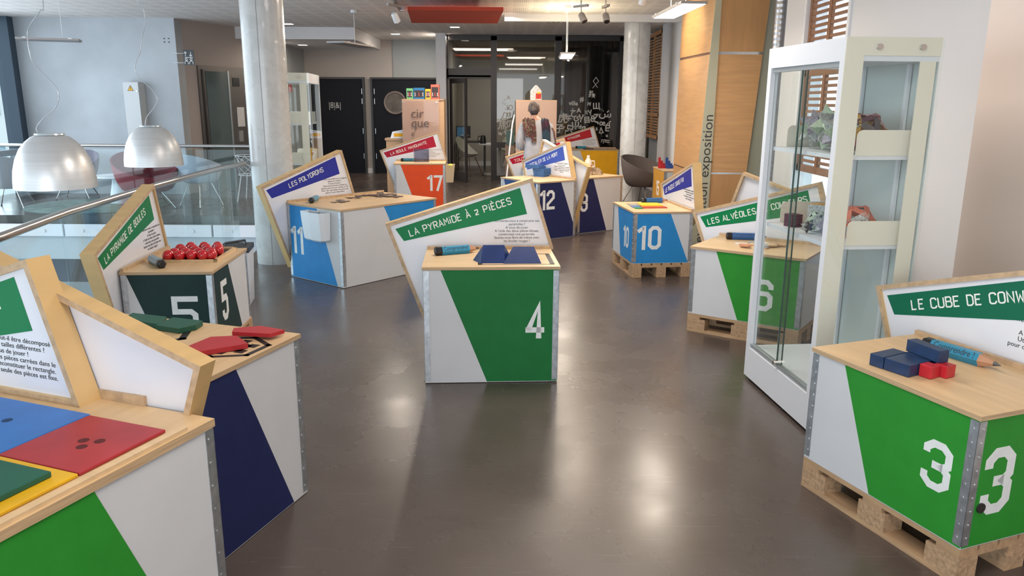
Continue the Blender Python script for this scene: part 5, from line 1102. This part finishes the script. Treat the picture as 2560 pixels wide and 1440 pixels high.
# open shelf unit with toys left of pink board
to = thing('toy_box', 'small green and red toy boxes between pole and board', 'box', (-.02, 14.35, 0), 0)
G().box((-.12, 0, 0), (.05, .25, .95)).build('shelf_body', mat('toy_shelf', (.12, .08, .06), .6), to); G().box((-.10, -.01, .95), (.04, .2, 1.2)).build('green_box', mat('toy_green', (.02, .05, .045), .5), to); G().box((-.06, -.03, .62), (.04, -.0, .70)).build('red_box', mat('toy_red', (.40, .03, .03), .5), to)
# ------------------------------------------------------------------ person
def skin(name, V, Ed, m, parent, sub=2):
    me = bpy.data.meshes.new(name+'_skel'); me.from_pydata([v[:3] for v in V], Ed, []); o = bpy.data.objects.new(name, me); COL.objects.link(o)
    md = o.modifiers.new('skin', 'SKIN'); md.use_smooth_shade = True
    sv = me.skin_vertices[0].data if me.skin_vertices else None
    for i, v in enumerate(V): sv[i].radius = (v[3], v[4] if len(v) > 4 else v[3]); sv[i].use_root = (i == 0)
    s_ = o.modifiers.new('sub', 'SUBSURF'); s_.levels = sub; s_.render_levels = sub
    bpy.context.view_layer.update(); me2 = bpy.data.meshes.new_from_object(o.evaluated_get(bpy.context.evaluated_depsgraph_get()))
    bpy.data.objects.remove(o); me2.name = name; me2.materials.clear(); me2.materials.append(m)
    for p in me2.polygons: p.use_smooth = True
    ob = bpy.data.objects.new(name, me2); COL.objects.link(ob); ob.parent = parent; return ob
pr = thing('person', 'woman with short grey hair seen from behind in pale sweater, patterned scarf and teal trousers', 'person', (.345, 11.8, 0), R(2))
skm = mat('skin', (.52, .28, .20), .55)
V = [(0, 0, .93, .12, .10), (0, 0, 1.10, .11, .09), (0, -.01, 1.28, .13, .09), (0, 0, 1.41, .08, .07), (-.015, .03, 1.475, .048), (-.025, .065, 1.54, .055, .06), (-.03, .085, 1.60, .072, .085), (-.03, .085, 1.655, .06, .07)]
Ed = [(i, i+1) for i in range(7)]
for s_ in (-1, 1):
    n0 = len(V); V += [(s_*.165, 0, 1.38, .055), (s_*.235, -.01, 1.11, .042), (s_*.15, .22, 1.04, .030), (s_*.135, .275, 1.035, .034, .018)]
    Ed += [(3, n0), (n0, n0+1), (n0+1, n0+2), (n0+2, n0+3)]
    n1 = len(V)
    for k, (fx, fl_) in enumerate(((-.03, .055), (-.011, .07), (.010, .067), (.028, .052))):
        V += [(s_*.135+fx, .275+.035, 1.03, .009), (s_*.135+fx*1.1, .275+.035+fl_, 1.005, .007)]; Ed += [(n0+3, n1+2*k), (n1+2*k, n1+2*k+1)]
    V += [(s_*.135-s_*.045, .28, 1.035, .010), (s_*.135-s_*.06, .315, 1.03, .008)]; Ed += [(n0+3, n1+8), (n1+8, n1+9)]
    n2 = len(V); V += [(s_*.09, 0, .86, .085), (s_*.095, .01, .50, .058), (s_*.10, -.02, .09, .038), (s_*.105, .06, .04, .036, .028), (s_*.11, .15, .03, .03, .02)]
    Ed += [(0, n2), (n2, n2+1), (n2+1, n2+2), (n2+2, n2+3), (n2+3, n2+4)]
skin('body', V, Ed, skm, pr, 2)
swm = mat('pale_grey_sweater', (.46, .46, .50), .85, noise=.06, nscale=12, bump=.2); trm = mat('teal_trousers', (.01, .10, .11), .8); shm = mat('black_shoes', (.02, .02, .02), .5)
g = G(); N = 28
rings = [(.865, .175, .125), (.93, .182, .128), (1.05, .172, .118), (1.18, .170, .118), (1.30, .187, .120), (1.38, .190, .105), (1.425, .150, .085), (1.455, .085, .068)]
vs = []
for z, rx, ry in rings: vs += [(rx*(abs(cos(2*pi*k/N))**.85)*(1 if cos(2*pi*k/N) >= 0 else -1), ry*sin(2*pi*k/N)+(.01 if z > 1.4 else 0)+.006*sin(5*2*pi*k/N+z*20), z) for k in range(N)]
g.add(vs, [(i*N+k, i*N+(k+1) % N, (i+1)*N+(k+1) % N, (i+1)*N+k) for i in range(len(rings)-1) for k in range(N)])
for s_ in (-1, 1): g.tube([(s_*.13, 0, 1.40), (s_*.185, 0, 1.36), (s_*.215, -.005, 1.25), (s_*.245, -.01, 1.12), (s_*.235, .03, 1.06), (s_*.19, .13, 1.04), (s_*.155, .20, 1.035)], [.055, .066, .064, .060, .060, .050, .042], 16)
g.build('sweater', swm, pr, smooth=True)
g = G(); g.tube([(-.03+0, -.117, 1.42), (-.005, -.128, 1.33)], .003, 6); g.build('sweater_seam', mat('seam_brown', (.15, .12, .11), .8), pr)
V = [(0, 0, .93, .155, .115), (-.09, 0, .84, .10, .098), (-.095, .01, .50, .072), (-.10, -.02, .11, .058), (.09, 0, .84, .10, .098), (.095, .01, .50, .072), (.10, -.02, .11, .058)]
skin('trousers', V, [(0, 1), (1, 2), (2, 3), (0, 4), (4, 5), (5, 6)], trm, pr, 2)
for s_ in (-1, 1): skin('shoe', [(s_*.10, -.045, .045, .042, .04), (s_*.103, .06, .04, .042, .035), (s_*.11, .165, .032, .038, .026)], [(0, 1), (1, 2)], shm, pr, 2)
def blob(name, c, r, m, zcut=None, bumpy=0, tiltx=0):
    g = G(); n, mm = 28, 18; vs = []; rnd = random.Random(3)
    for i in range(mm+1):
        th = pi*i/mm
        for k in range(n):
            ph = 2*pi*k/n; q = 1+bumpy*(.5*sin(7*ph+3*th)+.5*sin(11*th+4*ph)); vs.append((r[0]*sin(th)*cos(ph)*q, r[1]*sin(th)*sin(ph)*q, -r[2]*cos(th)*q))
    g.add(vs, [(i*n+k, i*n+(k+1) % n, (i+1)*n+(k+1) % n, (i+1)*n+k) for i in range(mm) for k in range(n)], M=Matrix.Translation(c) @ Matrix.Rotation(R(tiltx), 4, 'X'))
    return g.build(name, m, pr, smooth=True)
hairm = mat('grey_brown_hair', (.13, .10, .09), .75, noise=.6, nscale=30, stretch=(1, 1, .4), bump=.5)
blob('hair', (-.03, .062, 1.628), (.086, .098, .098), hairm, bumpy=.02, tiltx=-18)
blob('hair_nape', (-.028, .03, 1.575), (.066, .062, .06), mat('dark_hair', (.04, .035, .04), .8, noise=.4, nscale=40), bumpy=.03)
for s_ in (-1, 1):
    blob('ear', (-.03+s_*.083, .085, 1.595), (.010, .018, .028), skm)
    blob('eye', (-.03+s_*.030, .168, 1.605), (.012, .008, .009), black)
blob('nose', (-.03, .182, 1.582), (.012, .016, .020), skm); blob('mouth', (-.03, .168, 1.553), (.024, .006, .006), mat('lips', (.40, .12, .11), .5))
def drape(name, pts, wid, m, th=.012, wav=.012):
    g = G(); n = 10; vs = []; P = [Vector(p[:3]) for p in pts]; S_ = len(P)
    for side in (0, 1):
        for i, p in enumerate(P):
            sx_ = Vector(pts[i][3]).normalized(); nn = Vector(pts[i][4]).normalized()
            for k in range(n+1):
                u = k/n*2-1; vs.append(p+sx_*u*wid[i]/2+nn*(wav*sin(u*8+i)+ (th if side else 0)+.01*(1-u*u)))
    q = S_*(n+1); fs = []
    for i in range(S_-1):
        for k in range(n): a = i*(n+1)+k; fs += [(a, a+1, a+n+2, a+n+1), (q+a, q+a+n+1, q+a+n+2, q+a+1)]
    for i in range(S_-1): a = i*(n+1); fs += [(a, a+n+1, q+a+n+1, q+a), (a+n, q+a+n, q+a+2*n+1, a+2*n+1)]
    fs += [(k, q+k, q+k+1, k+1) for k in range(n)]+[((S_-1)*(n+1)+k, (S_-1)*(n+1)+k+1, q+(S_-1)*(n+1)+k+1, q+(S_-1)*(n+1)+k) for k in range(n)]
    g.add(vs, fs); return g.build(name, m, pr, smooth=True)
def scarf_mat(name, c1, c2, c3, sc):
    m = bpy.data.materials.new(name); m.use_nodes = True; t = m.node_tree; b = t.nodes['Principled BSDF']; b.inputs['Roughness'].default_value = .9
    c = t.nodes.new('ShaderNodeTexCoord'); v = t.nodes.new('ShaderNodeTexVoronoi'); v.inputs['Scale'].default_value = sc; r = t.nodes.new('ShaderNodeValToRGB')
    r.color_ramp.interpolation = 'CONSTANT'; e = r.color_ramp.elements; e[0].color = (*c1, 1); e[1].position = .4; e[1].color = (*c2, 1); e2 = e.new(.68); e2.color = (*c3, 1)
    sp_ = t.nodes.new('ShaderNodeSeparateColor'); t.links.new(c.outputs['Object'], v.inputs[0]); t.links.new(v.outputs['Color'], sp_.inputs[0]); t.links.new(sp_.outputs[0], r.inputs[0]); t.links.new(r.outputs[0], b.inputs['Base Color']); return m
s1 = scarf_mat('patterned_scarf', (.10, .05, .045), (.20, .07, .07), (.22, .19, .13), 45); s2 = scarf_mat('dark_scarf', (.03, .06, .09), (.07, .02, .04), (.03, .025, .04), 9)
X = (1, 0, 0); B_ = (0, -1, 0)
drape('scarf_shoulder', [(-.13, .05, 1.46, X, (0, -.2, 1)), (-.145, -.06, 1.445, X, (-.1, -.6, .8)), (-.15, -.115, 1.38, X, B_), (-.14, -.128, 1.29, X, B_), (-.12, -.128, 1.20, X, B_)], [.11, .13, .12, .10, .07], s1)
drape('scarf_end', [(-.05, -.06, 1.455, X, (0, -.5, .8)), (-.05, -.122, 1.36, X, B_), (-.045, -.135, 1.24, X, B_), (-.035, -.138, 1.12, X, B_)], [.05, .08, .09, .07], s1)
drape('scarf_side', [(.115, .05, 1.455, X, (0, -.2, 1)), (.125, -.06, 1.445, X, (.1, -.6, .8)), (.14, -.12, 1.36, X, B_), (.15, -.128, 1.20, X, B_), (.145, -.132, 1.05, X, B_), (.12, -.14, .93, X, B_)], [.09, .11, .13, .12, .12, .09], s2)
drape('scarf_arm', [(.21, .02, 1.40, (.3, 1, 0), (1, 0, .5)), (.262, .0, 1.28, (0, 1, 0), (1, 0, 0)), (.285, -.01, 1.12, (0, 1, 0), (1, 0, 0)), (.27, 0, 1.0, (0, 1, 0), (1, 0, 0))], [.12, .14, .14, .10], s1, .008, .006)
